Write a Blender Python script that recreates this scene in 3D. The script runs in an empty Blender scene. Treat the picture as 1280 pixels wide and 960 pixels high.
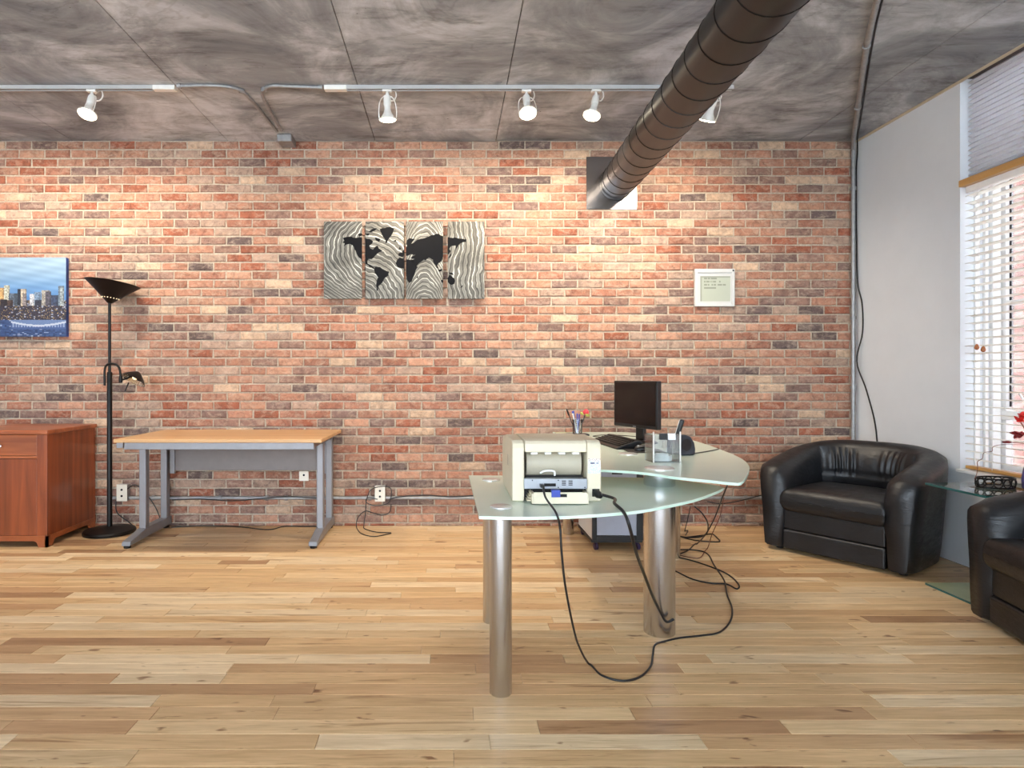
import bpy, bmesh, math, random
from mathutils import Vector, Matrix
from mathutils.geometry import tessellate_polygon

random.seed(7)
SC = bpy.context.scene
COL = SC.collection

# ------------------------------------------------------------------ camera, world, exposure
FPX, CX, CY, CAMH = 779.0, 562.0, 471.0, 1.163
WALL_Y, CEIL, WALL_X = 4.87, 3.0, 3.17
cam = bpy.data.cameras.new('camera')
cam.sensor_width = 36.0
cam.lens = FPX / 1280 * 36.0
cam.shift_x = (640 - CX) / 1280
cam.shift_y = -(480 - CY) / 1280
cam.clip_start = 0.05
co = bpy.data.objects.new('camera', cam)
co.location = (0, 0, CAMH)
co.rotation_euler = (math.pi / 2, 0, 0)
COL.objects.link(co)
SC.camera = co

world = bpy.data.worlds.new('sky')
SC.world = world
world.use_nodes = True
bg = world.node_tree.nodes['Background']
bg.inputs[0].default_value = (0.76, 0.88, 1.0, 1)
bg.inputs[1].default_value = 10.5
SC.view_settings.view_transform = 'Standard'
SC.view_settings.look = 'None'
SC.view_settings.gamma = 1
SC.view_settings.exposure = 0.42
SC.view_settings.use_curve_mapping = False
SPOT_W = 54.0
# sun added over the roof to brighten the facade across the light well, never the room
sun = bpy.data.lights.new('sun', 'SUN')
sun.energy = 1.2
sun.color = (1.0, 0.95, 0.88)
sun.angle = 0.01
suno = bpy.data.objects.new('sun', sun)
suno.rotation_euler = Vector((1, 0, -2.2)).to_track_quat('-Z', 'Y').to_euler()
COL.objects.link(suno)

# ------------------------------------------------------------------ material helpers
def lin(r, g, b):
    f = lambda c: (c / 255 / 12.92) if c / 255 <= 0.04045 else ((c / 255 + 0.055) / 1.055) ** 2.4
    return (f(r), f(g), f(b), 1.0)

def new_mat(name):
    m = bpy.data.materials.new(name)
    m.use_nodes = True
    nt = m.node_tree
    return m, nt, nt.nodes['Principled BSDF']

def N(nt, t, **kw):
    n = nt.nodes.new(t)
    for k, v in kw.items():
        setattr(n, k, v)
    return n

def ramp(nt, src, stops):
    r = N(nt, 'ShaderNodeValToRGB')
    el = r.color_ramp.elements
    while len(el) < len(stops):
        el.new(0.5)
    for e, (p, c) in zip(el, stops):
        e.position = p
        e.color = c
    nt.links.new(src, r.inputs[0])
    return r.outputs[0]

def mixc(nt, fac, a, b, mode='MIX'):
    n = N(nt, 'ShaderNodeMix', data_type='RGBA', blend_type=mode)
    for sock, v in ((n.inputs[0], fac), (n.inputs[6], a), (n.inputs[7], b)):
        if hasattr(v, 'links'):
            nt.links.new(v, sock)
        else:
            sock.default_value = v
    return n.outputs[2]

def noise(nt, vec, scale, detail=4, rough=0.55, w=None, dist=0):
    n = N(nt, 'ShaderNodeTexNoise')
    if w is not None:
        n.noise_dimensions = '4D'
        nt.links.new(w, n.inputs['W'])
    n.inputs['Scale'].default_value = scale
    n.inputs['Detail'].default_value = detail
    n.inputs['Roughness'].default_value = rough
    n.inputs['Distortion'].default_value = dist
    nt.links.new(vec, n.inputs['Vector'])
    return n.outputs['Fac']

def mapping(nt, vec, scale=(1, 1, 1), rot=(0, 0, 0), loc=(0, 0, 0)):
    n = N(nt, 'ShaderNodeMapping')
    n.inputs['Scale'].default_value = scale
    n.inputs['Rotation'].default_value = rot
    n.inputs['Location'].default_value = loc
    nt.links.new(vec, n.inputs['Vector'])
    return n.outputs[0]

def bump(nt, bs, h, strength=0.3, dist=0.01):
    b = N(nt, 'ShaderNodeBump')
    b.inputs['Strength'].default_value = strength
    b.inputs['Distance'].default_value = dist
    nt.links.new(h, b.inputs['Height'])
    nt.links.new(b.outputs[0], bs.inputs['Normal'])

def simple(name, col, rough=0.5, metal=0.0, var=0.12, scale=14, bmp=0.0, spec=0.5, coat=0.0, emit=None, estr=0, bscale=None):
    """plain paint / plastic / metal with a little procedural mottling"""
    m, nt, bs = new_mat(name)
    tc = N(nt, 'ShaderNodeTexCoord')
    nz = noise(nt, tc.outputs['Object'], scale)
    c = lin(*col)
    lo = tuple(x * (1 - var) for x in c[:3]) + (1,)
    hi = tuple(min(1, x * (1 + var)) for x in c[:3]) + (1,)
    nt.links.new(ramp(nt, nz, [(0.3, lo), (0.7, hi)]), bs.inputs['Base Color'])
    bs.inputs['Roughness'].default_value = rough
    bs.inputs['Metallic'].default_value = metal
    bs.inputs['Specular IOR Level'].default_value = spec
    bs.inputs['Coat Weight'].default_value = coat
    bs.inputs['Coat Roughness'].default_value = 0.1
    if bmp:
        bump(nt, bs, noise(nt, tc.outputs['Object'], bscale or scale * 6, 5), bmp, 0.004)
    if emit:
        bs.inputs['Emission Color'].default_value = lin(*emit)
        bs.inputs['Emission Strength'].default_value = estr
    return m

def wood(name, a, b, axis='X', rough=0.35, coat=0.2, scale=1.0):
    m, nt, bs = new_mat(name)
    tc = N(nt, 'ShaderNodeTexCoord')
    s = {'X': (1.2, 22, 22), 'Y': (22, 1.2, 22), 'Z': (22, 22, 1.2)}[axis]
    v = mapping(nt, tc.outputs['Object'], tuple(q * scale for q in s))
    g = noise(nt, v, 1.0, 5, 0.6, dist=0.6)
    big = noise(nt, mapping(nt, tc.outputs['Object'], tuple(q * 0.25 * scale for q in s)), 1.0, 2)
    c1 = ramp(nt, g, [(0.3, lin(*a)), (0.7, lin(*b))])
    c2 = ramp(nt, big, [(0.35, (0.78, 0.74, 0.7, 1)), (0.65, (1.08, 1.05, 1.02, 1))])
    nt.links.new(mixc(nt, 1.0, c1, c2, 'MULTIPLY'), bs.inputs['Base Color'])
    bs.inputs['Roughness'].default_value = rough
    bs.inputs['Coat Weight'].default_value = coat
    bs.inputs['Coat Roughness'].default_value = 0.15
    bump(nt, bs, g, 0.08, 0.003)
    return m

def brick_mat(name, individual):
    m, nt, bs = new_mat(name)
    geo = N(nt, 'ShaderNodeNewGeometry')
    if individual:
        oi = N(nt, 'ShaderNodeObjectInfo')
        col = oi.outputs['Color']
    else:
        at = N(nt, 'ShaderNodeAttribute', attribute_name='tint')
        col = at.outputs['Color']
    P = geo.outputs['Position']
    n1 = noise(nt, P, 20, 7, 0.7, dist=0.8)
    n2 = noise(nt, mapping(nt, P, (1, 1, 1.6), loc=(4, 2, 9)), 15, 8, 0.78, dist=0.5)
    n3 = noise(nt, mapping(nt, P, loc=(9, 1, 3)), 120, 3, 0.6)
    mott = ramp(nt, n1, [(0.28, (0.48, 0.46, 0.47, 1)), (0.48, (1, 1, 1, 1)), (0.70, (1.4, 1.34, 1.28, 1))])
    c = mixc(nt, 1.0, col, mott, 'MULTIPLY')
    pale = ramp(nt, n2, [(0.48, (0, 0, 0, 1)), (0.72, (1, 1, 1, 1))])
    k = N(nt, 'ShaderNodeMath', operation='MULTIPLY')
    nt.links.new(pale, k.inputs[0])
    k.inputs[1].default_value = 0.6
    c = mixc(nt, k.outputs[0], c, lin(206, 184, 162))
    pit = ramp(nt, n3, [(0.27, (0.35, 0.32, 0.32, 1)), (0.36, (1, 1, 1, 1))])
    c = mixc(nt, 1.0, c, pit, 'MULTIPLY')
    nt.links.new(c, bs.inputs['Base Color'])
    bs.inputs['Roughness'].default_value = 0.85
    bs.inputs['Specular IOR Level'].default_value = 0.25
    add = N(nt, 'ShaderNodeMath', operation='ADD')
    nt.links.new(n1, add.inputs[0])
    nt.links.new(n2, add.inputs[1])
    bump(nt, bs, add.outputs[0], 0.55, 0.006)
    return m

def plank_mat(name, individual):
    m, nt, bs = new_mat(name)
    geo = N(nt, 'ShaderNodeNewGeometry')
    if individual:
        oi = N(nt, 'ShaderNodeObjectInfo')
        col = oi.outputs['Color']
        w = N(nt, 'ShaderNodeMath', operation='MULTIPLY')
        nt.links.new(oi.outputs['Alpha'], w.inputs[0])
    else:
        at = N(nt, 'ShaderNodeAttribute', attribute_name='tint')
        col = at.outputs['Color']
        w = N(nt, 'ShaderNodeMath', operation='MULTIPLY')
        nt.links.new(at.outputs['Alpha'], w.inputs[0])
    w.inputs[1].default_value = 60
    P = geo.outputs['Position']
    W = w.outputs[0]
    g1 = noise(nt, mapping(nt, P, (2.2, 26, 1)), 1.0, 5, 0.6, W, 0.8)
    g2 = noise(nt, mapping(nt, P, (1.1, 15, 1), loc=(5, 3, 0)), 1.0, 4, 0.6, W, 1.6)
    g3 = noise(nt, mapping(nt, P, (9, 26, 1), loc=(2, 8, 0)), 1.0, 2, 0.5, W, 0.4)
    g4 = noise(nt, mapping(nt, P, (8, 170, 1)), 1.0, 3, 0.6, W)
    c = mixc(nt, 1.0, col, ramp(nt, g1, [(0.3, (0.80, 0.74, 0.66, 1)), (0.65, (1.1, 1.08, 1.05, 1))]), 'MULTIPLY')
    c = mixc(nt, 1.0, c, ramp(nt, g4, [(0.3, (0.88, 0.85, 0.8, 1)), (0.7, (1.05, 1.05, 1.05, 1))]), 'MULTIPLY')
    g5 = noise(nt, mapping(nt, P, (1.6, 60, 1), loc=(7, 1, 0)), 1.0, 5, 0.65, W, 2.2)
    c = mixc(nt, 1.0, c, ramp(nt, g5, [(0.60, (1, 1, 1, 1)), (0.69, (0.50, 0.40, 0.32, 1))]), 'MULTIPLY')
    streak = ramp(nt, g2, [(0.58, (1, 1, 1, 1)), (0.70, (0.58, 0.48, 0.40, 1))])
    c = mixc(nt, 1.0, c, streak, 'MULTIPLY')
    knot = ramp(nt, g3, [(0.665, (1, 1, 1, 1)), (0.73, (0.36, 0.25, 0.18, 1))])
    c = mixc(nt, 1.0, c, knot, 'MULTIPLY')
    nt.links.new(c, bs.inputs['Base Color'])
    bs.inputs['Roughness'].default_value = 0.38
    bs.inputs['Specular IOR Level'].default_value = 0.4
    bump(nt, bs, g4, 0.05, 0.002)
    return m

def concrete_mat():
    m, nt, bs = new_mat('board_formed_concrete')
    geo = N(nt, 'ShaderNodeNewGeometry')
    P = geo.outputs['Position']
    a = noise(nt, P, 1.5, 8, 0.66, dist=0.8)
    b = noise(nt, mapping(nt, P, (0.8, 3.0, 1), rot=(0, 0, 0.35)), 2.0, 9, 0.72, dist=0.5)
    c0 = ramp(nt, a, [(0.33, lin(112, 115, 120)), (0.5, lin(152, 155, 160)), (0.66, lin(204, 207, 212))])
    st = ramp(nt, b, [(0.33, (0.55, 0.54, 0.53, 1)), (0.47, (1, 1, 1, 1)), (0.68, (1.2, 1.2, 1.2, 1))])
    c = mixc(nt, 1.0, c0, st, 'MULTIPLY')
    # hairline cracks: thin level set of a warped noise
    v = noise(nt, mapping(nt, P, (0.55, 1.3, 1), loc=(3, 7, 0)), 1.0, 6, 0.6, dist=0.4)
    ab = N(nt, 'ShaderNodeMath', operation='SUBTRACT')
    nt.links.new(v, ab.inputs[0]); ab.inputs[1].default_value = 0.5
    ab2 = N(nt, 'ShaderNodeMath', operation='ABSOLUTE')
    nt.links.new(ab.outputs[0], ab2.inputs[0])
    crack = ramp(nt, ab2.outputs[0], [(0.0, (0.5, 0.48, 0.46, 1)), (0.004, (0.62, 0.6, 0.58, 1)), (0.009, (1, 1, 1, 1))])
    c = mixc(nt, 0.35, c, crack, 'MULTIPLY')
    hol = noise(nt, mapping(nt, P, loc=(1, 2, 3)), 42, 2, 0.5)
    c = mixc(nt, 1.0, c, ramp(nt, hol, [(0.21, (0.3, 0.28, 0.27, 1)), (0.26, (1, 1, 1, 1))]), 'MULTIPLY')
    nt.links.new(c, bs.inputs['Base Color'])
    bs.inputs['Roughness'].default_value = 0.7
    bs.inputs['Specular IOR Level'].default_value = 0.35
    bump(nt, bs, b, 0.35, 0.012)
    return m

def print_mat(name, rough=0.6):
    m, nt, bs = new_mat(name)
    at = N(nt, 'ShaderNodeAttribute', attribute_name='tint')
    nt.links.new(at.outputs['Color'], bs.inputs['Base Color'])
    bs.inputs['Roughness'].default_value = rough
    return m

def brushed_steel(name, col=(196, 192, 188), rough=0.28, axis='Z'):
    m, nt, bs = new_mat(name)
    tc = N(nt, 'ShaderNodeTexCoord')
    s = {'X': (2, 60, 60), 'Y': (60, 2, 60), 'Z': (60, 60, 2)}[axis]
    g = noise(nt, mapping(nt, tc.outputs['Object'], s), 1.0, 3)
    c = lin(*col)
    nt.links.new(ramp(nt, g, [(0.3, tuple(x * 0.92 for x in c[:3]) + (1,)), (0.7, c)]), bs.inputs['Base Color'])
    bs.inputs['Roughness'].default_value = rough
    bs.inputs['Metallic'].default_value = 1.0
    return m

def swirl_metal(name, kind):
    """hand-ground aluminium with broad wavy strokes; kind picks how the strokes sweep"""
    m, nt, bs = new_mat(name)
    tc = N(nt, 'ShaderNodeTexCoord')
    sx = N(nt, 'ShaderNodeSeparateXYZ')
    nt.links.new(tc.outputs['Object'], sx.inputs[0])
    def mt(op, a, b=0.0, c=0.0):
        n = N(nt, 'ShaderNodeMath', operation=op)
        for q, v in enumerate((a, b, c)):
            if hasattr(v, 'links'):
                nt.links.new(v, n.inputs[q])
            else:
                n.inputs[q].default_value = v
        return n.outputs[0]
    x, z = sx.outputs[0], sx.outputs[2]
    if kind == 0:      # strokes lean right at the top and left at the bottom
        d = mt('SUBTRACT', z, 0.38)
        ph = mt('SUBTRACT', x, mt('MULTIPLY', mt('MULTIPLY', d, d), 2.4))
    elif kind == 1:    # arcs round the lower left corner
        dx, dz = mt('ADD', x, 0.22), mt('ADD', z, 0.05)
        ph = mt('SQRT', mt('ADD', mt('MULTIPLY', dx, dx), mt('MULTIPLY', dz, dz)))
    elif kind == 2:    # nested arches
        ph = mt('ADD', z, mt('MULTIPLY', mt('MULTIPLY', x, x), 9.0))
    else:              # upright ripples
        ph = mt('ADD', x, mt('MULTIPLY', mt('SINE', mt('MULTIPLY', z, 11.0)), 0.02))
    wob = noise(nt, tc.outputs['Object'], 7.0, 2)
    ph = mt('MULTIPLY_ADD', wob, 0.085, ph)
    fine = noise(nt, tc.outputs['Object'], 26.0, 3)
    s1 = mt('SINE', mt('MULTIPLY_ADD', fine, 3.2, mt('MULTIPLY', ph, 160.0)))
    s2 = mt('SINE', mt('MULTIPLY_ADD', fine, 6.0, mt('MULTIPLY', ph, 370.0)))
    big = noise(nt, mapping(nt, tc.outputs['Object'], (5, 5, 5)), 1.0, 2)
    tone = mt('MULTIPLY_ADD', s2, 0.16, mt('MULTIPLY_ADD', s1, 0.22, mt('MULTIPLY_ADD', big, 0.9, 0.02)))
    c = ramp(nt, tone, [(0.05, lin(52, 49, 43)), (0.45, lin(94, 90, 82)), (0.72, lin(126, 122, 112)), (0.92, lin(206, 202, 188))])
    nt.links.new(c, bs.inputs['Base Color'])
    bs.inputs['Metallic'].default_value = 0.5
    bs.inputs['Roughness'].default_value = 0.45
    bump(nt, bs, tone, 0.4, 0.004)
    return m

def leather(name):
    m, nt, bs = new_mat(name)
    tc = N(nt, 'ShaderNodeTexCoord')
    n1 = noise(nt, tc.outputs['Object'], 9, 4)
    n2 = noise(nt, tc.outputs['Object'], 150, 3)
    n3 = noise(nt, mapping(nt, tc.outputs['Object'], (3, 3, 9)), 3.0, 4, 0.6, dist=1.5)
    nt.links.new(ramp(nt, n1, [(0.3, lin(15, 16, 19)), (0.7, lin(27, 28, 32))]), bs.inputs['Base Color'])
    nt.links.new(ramp(nt, n3, [(0.3, (0.34,) * 3 + (1,)), (0.7, (0.5,) * 3 + (1,))]), bs.inputs['Roughness'])
    ad = N(nt, 'ShaderNodeMath', operation='MULTIPLY_ADD')
    nt.links.new(n2, ad.inputs[0]); ad.inputs[1].default_value = 0.15
    nt.links.new(n3, ad.inputs[2])
    bump(nt, bs, ad.outputs[0], 0.35, 0.008)
    return m

def clear_pane(name, tint=(1, 1, 1), gloss=0.08, rough=0.0):
    m = bpy.data.materials.new(name)
    m.use_nodes = True
    nt = m.node_tree
    nt.nodes.remove(nt.nodes['Principled BSDF'])
    out = nt.nodes['Material Output']
    tr = N(nt, 'ShaderNodeBsdfTransparent')
    tr.inputs[0].default_value = tint + (1,)
    gl = N(nt, 'ShaderNodeBsdfGlossy')
    gl.inputs['Roughness'].default_value = rough
    fr = N(nt, 'ShaderNodeLayerWeight')
    fr.inputs[0].default_value = 0.35
    mp = N(nt, 'ShaderNodeMath', operation='MULTIPLY_ADD')
    nt.links.new(fr.outputs['Fresnel'], mp.inputs[0])
    mp.inputs[1].default_value = 0.8
    mp.inputs[2].default_value = gloss * 0.3
    mx = N(nt, 'ShaderNodeMixShader')
    nt.links.new(mp.outputs[0], mx.inputs[0])
    nt.links.new(tr.outputs[0], mx.inputs[1])
    nt.links.new(gl.outputs[0], mx.inputs[2])
    nt.links.new(mx.outputs[0], out.inputs[0])
    return m

def frosted_glass(name):
    m, nt, bs = new_mat(name)
    tc = N(nt, 'ShaderNodeTexCoord')
    nz = noise(nt, tc.outputs['Object'], 3.0, 3)
    nt.links.new(ramp(nt, nz, [(0.3, lin(222, 236, 222)), (0.7, lin(230, 242, 228))]), bs.inputs['Base Color'])
    bs.inputs['Roughness'].default_value = 0.12
    bs.inputs['IOR'].default_value = 1.33
    tl = N(nt, 'ShaderNodeBsdfTranslucent')
    tl.inputs[0].default_value = lin(200, 228, 208)
    mx = N(nt, 'ShaderNodeMixShader')
    mx.inputs[0].default_value = 0.12
    nt.links.new(bs.outputs[0], mx.inputs[1])
    nt.links.new(tl.outputs[0], mx.inputs[2])
    nt.links.new(mx.outputs[0], nt.nodes['Material Output'].inputs[0])
    return m

def fabric_shade(name):
    m, nt, bs = new_mat(name)
    tc = N(nt, 'ShaderNodeTexCoord')
    nz = noise(nt, tc.outputs['Object'], 220, 2)
    nt.links.new(ramp(nt, nz, [(0.3, lin(228, 229, 232)), (0.7, lin(240, 241, 243))]), bs.inputs['Base Color'])
    bs.inputs['Roughness'].default_value = 0.9
    tl = N(nt, 'ShaderNodeBsdfTranslucent')
    tl.inputs[0].default_value = lin(228, 228, 232)
    mx = N(nt, 'ShaderNodeMixShader')
    mx.inputs[0].default_value = 0.45
    nt.links.new(bs.outputs[0], mx.inputs[1])
    nt.links.new(tl.outputs[0], mx.inputs[2])
    nt.links.new(mx.outputs[0], nt.nodes['Material Output'].inputs[0])
    return m

# ------------------------------------------------------------------ mesh helpers
class MB:
    def __init__(self):
        self.v, self.f = [], []

    def add(self, verts, faces):
        o = len(self.v)
        self.v += [tuple(p) for p in verts]
        self.f += [tuple(i + o for i in q) for q in faces]
        return self

    def box(self, x0, x1, y0, y1, z0, z1, M=None):
        vs = [Vector((x, y, z)) for z in (z0, z1) for y in (y0, y1) for x in (x0, x1)]
        if M is not None:
            vs = [M @ p for p in vs]
        return self.add(vs, [(0, 2, 3, 1), (4, 5, 7, 6), (0, 1, 5, 4), (2, 6, 7, 3), (0, 4, 6, 2), (1, 3, 7, 5)])

    def prism(self, poly, z0, z1, M=None):
        """poly: CCW list of (x, y)"""
        n = len(poly)
        vs = [Vector((x, y, z0)) for x, y in poly] + [Vector((x, y, z1)) for x, y in poly]
        if M is not None:
            vs = [M @ p for p in vs]
        fs = [tuple(range(n))[::-1], tuple(range(n, 2 * n))]
        fs += [(i, (i + 1) % n, n + (i + 1) % n, n + i) for i in range(n)]
        return self.add(vs, fs)

    def lathe(self, prof, seg=32, M=None, capb=True, capt=True):
        """prof: list of (r, z) from bottom to top around z"""
        vs, fs = [], []
        n = len(prof)
        for i in range(seg):
            a = 2 * math.pi * i / seg
            for r, z in prof:
                p = Vector((r * math.cos(a), r * math.sin(a), z))
                vs.append(M @ p if M is not None else p)
        for i in range(seg):
            j = (i + 1) % seg
            for k in range(n - 1):
                fs.append((i * n + k, j * n + k, j * n + k + 1, i * n + k + 1))
        if capb:
            fs.append(tuple(i * n for i in range(seg))[::-1])
        if capt:
            fs.append(tuple(i * n + n - 1 for i in range(seg)))
        return self.add(vs, fs)

    def tube(self, pts, r, seg=8, closed=False, smooth=0, zmin=None):
        pts = [Vector(p) for p in pts]
        if smooth:
            pts = catmull(pts, smooth, closed)
        if zmin is not None:
            for p in pts:
                p.z = max(p.z, zmin)
        n = len(pts)
        rs = r if isinstance(r, (list, tuple)) else [r] * n
        if len(rs) != n:
            rs = [rs[min(len(rs) - 1, int(i * len(rs) / n))] for i in range(n)]
        tang = []
        for i in range(n):
            a = pts[(i - 1) % n] if (closed or i > 0) else pts[i]
            b = pts[(i + 1) % n] if (closed or i < n - 1) else pts[i]
            t = (b - a)
            tang.append(t.normalized() if t.length > 1e-9 else Vector((0, 0, 1)))
        up = Vector((0, 0, 1))
        if abs(tang[0].dot(up)) > 0.9:
            up = Vector((1, 0, 0))
        u = (up - tang[0] * up.dot(tang[0])).normalized()
        vs, fs = [], []
        for i in range(n):
            u = (u - tang[i] * u.dot(tang[i]))
            u = u.normalized() if u.length > 1e-6 else tang[i].orthogonal().normalized()
            w = tang[i].cross(u)
            for k in range(seg):
                a = 2 * math.pi * k / seg
                vs.append(pts[i] + (u * math.cos(a) + w * math.sin(a)) * rs[i])
        m = n if closed else n - 1
        for i in range(m):
            j = (i + 1) % n
            for k in range(seg):
                l = (k + 1) % seg
                fs.append((i * seg + k, i * seg + l, j * seg + l, j * seg + k))
        if not closed:
            fs.append(tuple(range(seg))[::-1])
            fs.append(tuple((n - 1) * seg + k for k in range(seg)))
        return self.add(vs, fs)

    def mesh(self, name, mat, smooth=False, bevel=0, bseg=2, recalc=True):
        me = bpy.data.meshes.new(name)
        me.from_pydata(self.v, [], self.f)
        bm = bmesh.new()
        bm.from_mesh(me)
        if recalc:
            bmesh.ops.recalc_face_normals(bm, faces=bm.faces)
        if bevel:
            ed = [e for e in bm.edges if len(e.link_faces) == 2 and e.calc_face_angle(0) > 0.6]
            bmesh.ops.bevel(bm, geom=ed, offset=bevel, segments=bseg, profile=0.5, affect='EDGES', clamp_overlap=True)
        bm.to_mesh(me)
        bm.free()
        if smooth:
            for p in me.polygons:
                p.use_smooth = True
            try:
                me.set_sharp_from_angle(angle=math.radians(smooth if smooth > 1 else 40))
            except Exception:
                pass
        if mat:
            me.materials.append(mat)
        return me

    def build(self, name, mat, parent=None, smooth=False, bevel=0, bseg=2, loc=None, recalc=True):
        o = bpy.data.objects.new(name, self.mesh(name, mat, smooth, bevel, bseg, recalc))
        COL.objects.link(o)
        if parent is not None:
            o.parent = parent
        if loc is not None:
            o.location = loc
        return o

def catmull(P, sub=6, closed=False):
    out = []
    n = len(P)
    for i in range(n if closed else n - 1):
        p0 = P[(i - 1) % n] if (closed or i > 0) else P[i] * 2 - P[i + 1]
        p1, p2 = P[i], P[(i + 1) % n]
        p3 = P[(i + 2) % n] if (closed or i + 2 < n) else p2 * 2 - p1
        for k in range(sub):
            t = k / sub
            out.append(0.5 * ((2 * p1) + (p2 - p0) * t + (2 * p0 - 5 * p1 + 4 * p2 - p3) * t * t + (3 * p1 - p0 - 3 * p2 + p3) * t ** 3))
    if not closed:
        out.append(P[-1])
    return out

def tag(o, label, cat, group=None):
    o['label'] = label
    o['category'] = cat
    if group:
        o['group'] = group
    return o

def thing(name, label, cat, loc=(0, 0, 0), rz=0, group=None):
    o = bpy.data.objects.new(name, None)
    o.empty_display_size = 0.1
    COL.objects.link(o)
    o.location = loc
    o.rotation_euler = (0, 0, rz)
    return tag(o, label, cat, group)

def struct(o):
    o['kind'] = 'structure'
    return o

def link_copy(mesh, name, parent, loc=(0, 0, 0), rot=(0, 0, 0), color=None, scale=None):
    o = bpy.data.objects.new(name, mesh)
    COL.objects.link(o)
    o.parent = parent
    o.location = loc
    o.rotation_euler = rot
    if scale:
        o.scale = scale
    if color:
        o.color = color
    return o

def plane_pt(px, py, z):
    """point of a horizontal plane at height z, read off the photograph"""
    d = FPX * (CAMH - z) / (py - CY)
    return Vector(((px - CX) * d / FPX, d, z))

def depth_pt(px, py, d):
    return Vector(((px - CX) * d / FPX, d, CAMH - (py - CY) * d / FPX))

def axis_matrix(p, direction, up=Vector((0, 0, 1))):
    """matrix whose local z runs along direction, origin at p"""
    z = Vector(direction).normalized()
    if abs(z.dot(up)) > 0.98:
        up = Vector((0, 1, 0))
    x = up.cross(z).normalized()
    y = z.cross(x)
    M = Matrix.Identity(4)
    for i in range(3):
        M[i][0], M[i][1], M[i][2], M[i][3] = x[i], y[i], z[i], p[i]
    return M

# ------------------------------------------------------------------ materials
M_BRICK_I, M_BRICK_S = brick_mat('brick_face', True), brick_mat('brick_face_far', False)
M_PLANK_I, M_PLANK_S = plank_mat('hickory_board', True), plank_mat('hickory_board_far', False)
M_MORTAR = simple('mortar', (180, 166, 148), 0.95, var=0.22, scale=60, bmp=0.6, spec=0.1)
M_CONC = concrete_mat()
M_CONC_DARK = simple('slab_joint', (70, 66, 62), 0.9, var=0.2)
M_SUB = simple('subfloor', (70, 46, 28), 0.9)
M_WHITE_WALL = simple('white_wall_paint', (216, 219, 222), 0.8, var=0.03, scale=3, bmp=0.08, bscale=90)
M_WHITE = simple('white_paint', (236, 236, 234), 0.45, var=0.03)
M_FRAME = simple('white_frame_paint', (196, 196, 194), 0.5, var=0.03)
M_TRIM = wood('tan_trim', (190, 176, 150), (206, 194, 170), 'Y')
M_OAK = wood('honey_wood_rail', (184, 138, 78), (204, 160, 100), 'Y')
M_SLAT = simple('white_slat', (240, 237, 228), 0.4, var=0.03)
M_SHADE = fabric_shade('cellular_fabric')
M_PANE = clear_pane('window_pane', (1, 1, 1), 0.05)
M_CLEAR = clear_pane('clear_acrylic', (0.93, 0.96, 0.98), 0.25, 0.02)
M_GREENGLASS = clear_pane('green_float_glass', (0.90, 0.96, 0.93), 0.25)
M_GLASSEDGE = simple('glass_edge', (40, 92, 92), 0.15, coat=0.5)
M_BASEGLASS = simple('glass_base_reflection', (150, 162, 132), 0.05, var=0.15, scale=4, spec=0.8)  # opaque pale green: the bright wall mirrored in the glass, put into the colour
M_FROST = frosted_glass('frosted_green_glass')
M_FROSTEDGE = simple('frosted_glass_rim', (208, 238, 220), 0.2, var=0.05, coat=0.3)
M_STEEL = brushed_steel('brushed_steel', (204, 204, 208), 0.27)
M_CHROME = brushed_steel('chrome', (214, 212, 208), 0.12)
M_CAP = simple('satin_steel_cap', (206, 206, 204), 0.3, metal=0.5, var=0.05)
M_GALV = simple('galvanised_pipe', (150, 150, 150), 0.4, metal=0.35, var=0.15, scale=30)
M_PLATE = simple('polished_duct_plate', (150, 146, 146), 0.22, metal=1.0, var=0.08, scale=5)
M_DUCT = simple('black_duct_paint', (25, 25, 27), 0.38, var=0.15, scale=6, spec=0.4)
M_BLACK = simple('black_plastic', (20, 20, 22), 0.4, var=0.15)
M_BLACKMET = simple('black_metal', (11, 10, 10), 0.42, var=0.15, spec=0.3)
M_RUBBER = simple('black_rubber', (14, 14, 15), 0.6)
M_SILVER = simple('silver_powder_coat', (138, 138, 142), 0.42, metal=0.35, var=0.06)
M_PANELGREY = simple('grey_steel_panel', (120, 114, 112), 0.5, metal=0.2, var=0.06)
M_BEECH = wood('beech_laminate', (202, 158, 106), (214, 172, 122), 'X', 0.35, 0.2)
M_CHERRY = wood('cherry_wood', (114, 53, 25), (156, 79, 40), 'Z', 0.33, 0.3)
M_CHERRY_X = wood('cherry_wood_top', (142, 73, 38), (175, 99, 57), 'X', 0.33, 0.3)
M_LEATHER = leather('black_leather')
M_BEIGE = simple('beige_printer_plastic', (216, 206, 180), 0.5, var=0.04, bmp=0.05)
M_BEIGE_D = simple('beige_inner_plastic', (176, 168, 148), 0.5, var=0.05)
M_GREY = simple('grey_metal_strip', (158, 162, 168), 0.45, metal=0.3, var=0.05)
M_DARKSLOT = simple('dark_slot', (16, 15, 15), 0.8)
M_BLUE = simple('blue_plastic', (46, 66, 160), 0.4)
M_LABEL = print_mat('printed_label')
M_PRINT = print_mat('canvas_print', 0.55)
M_CANVAS = simple('white_canvas', (190, 196, 206), 0.8)
M_MAP = simple('black_map_enamel', (4, 3, 5), 0.5, var=0.5, scale=9, spec=0.12)
M_SWIRL = [swirl_metal('ground_metal_%s' % q, k) for k, q in enumerate('abcd')]
M_LAMPWHITE = simple('white_lamp_enamel', (228, 226, 220), 0.35, var=0.03)
M_TRACK = simple('grey_white_track', (178, 178, 176), 0.4, var=0.04)
M_LENS = simple('lit_lamp_lens', (255, 244, 220), 0.3, emit=(255, 240, 212), estr=14)
M_LENS_OFF = simple('unlit_lamp_lens', (190, 176, 140), 0.25)
M_REFLECTOR = simple('silver_reflector', (214, 204, 186), 0.25, metal=0.8)
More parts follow.
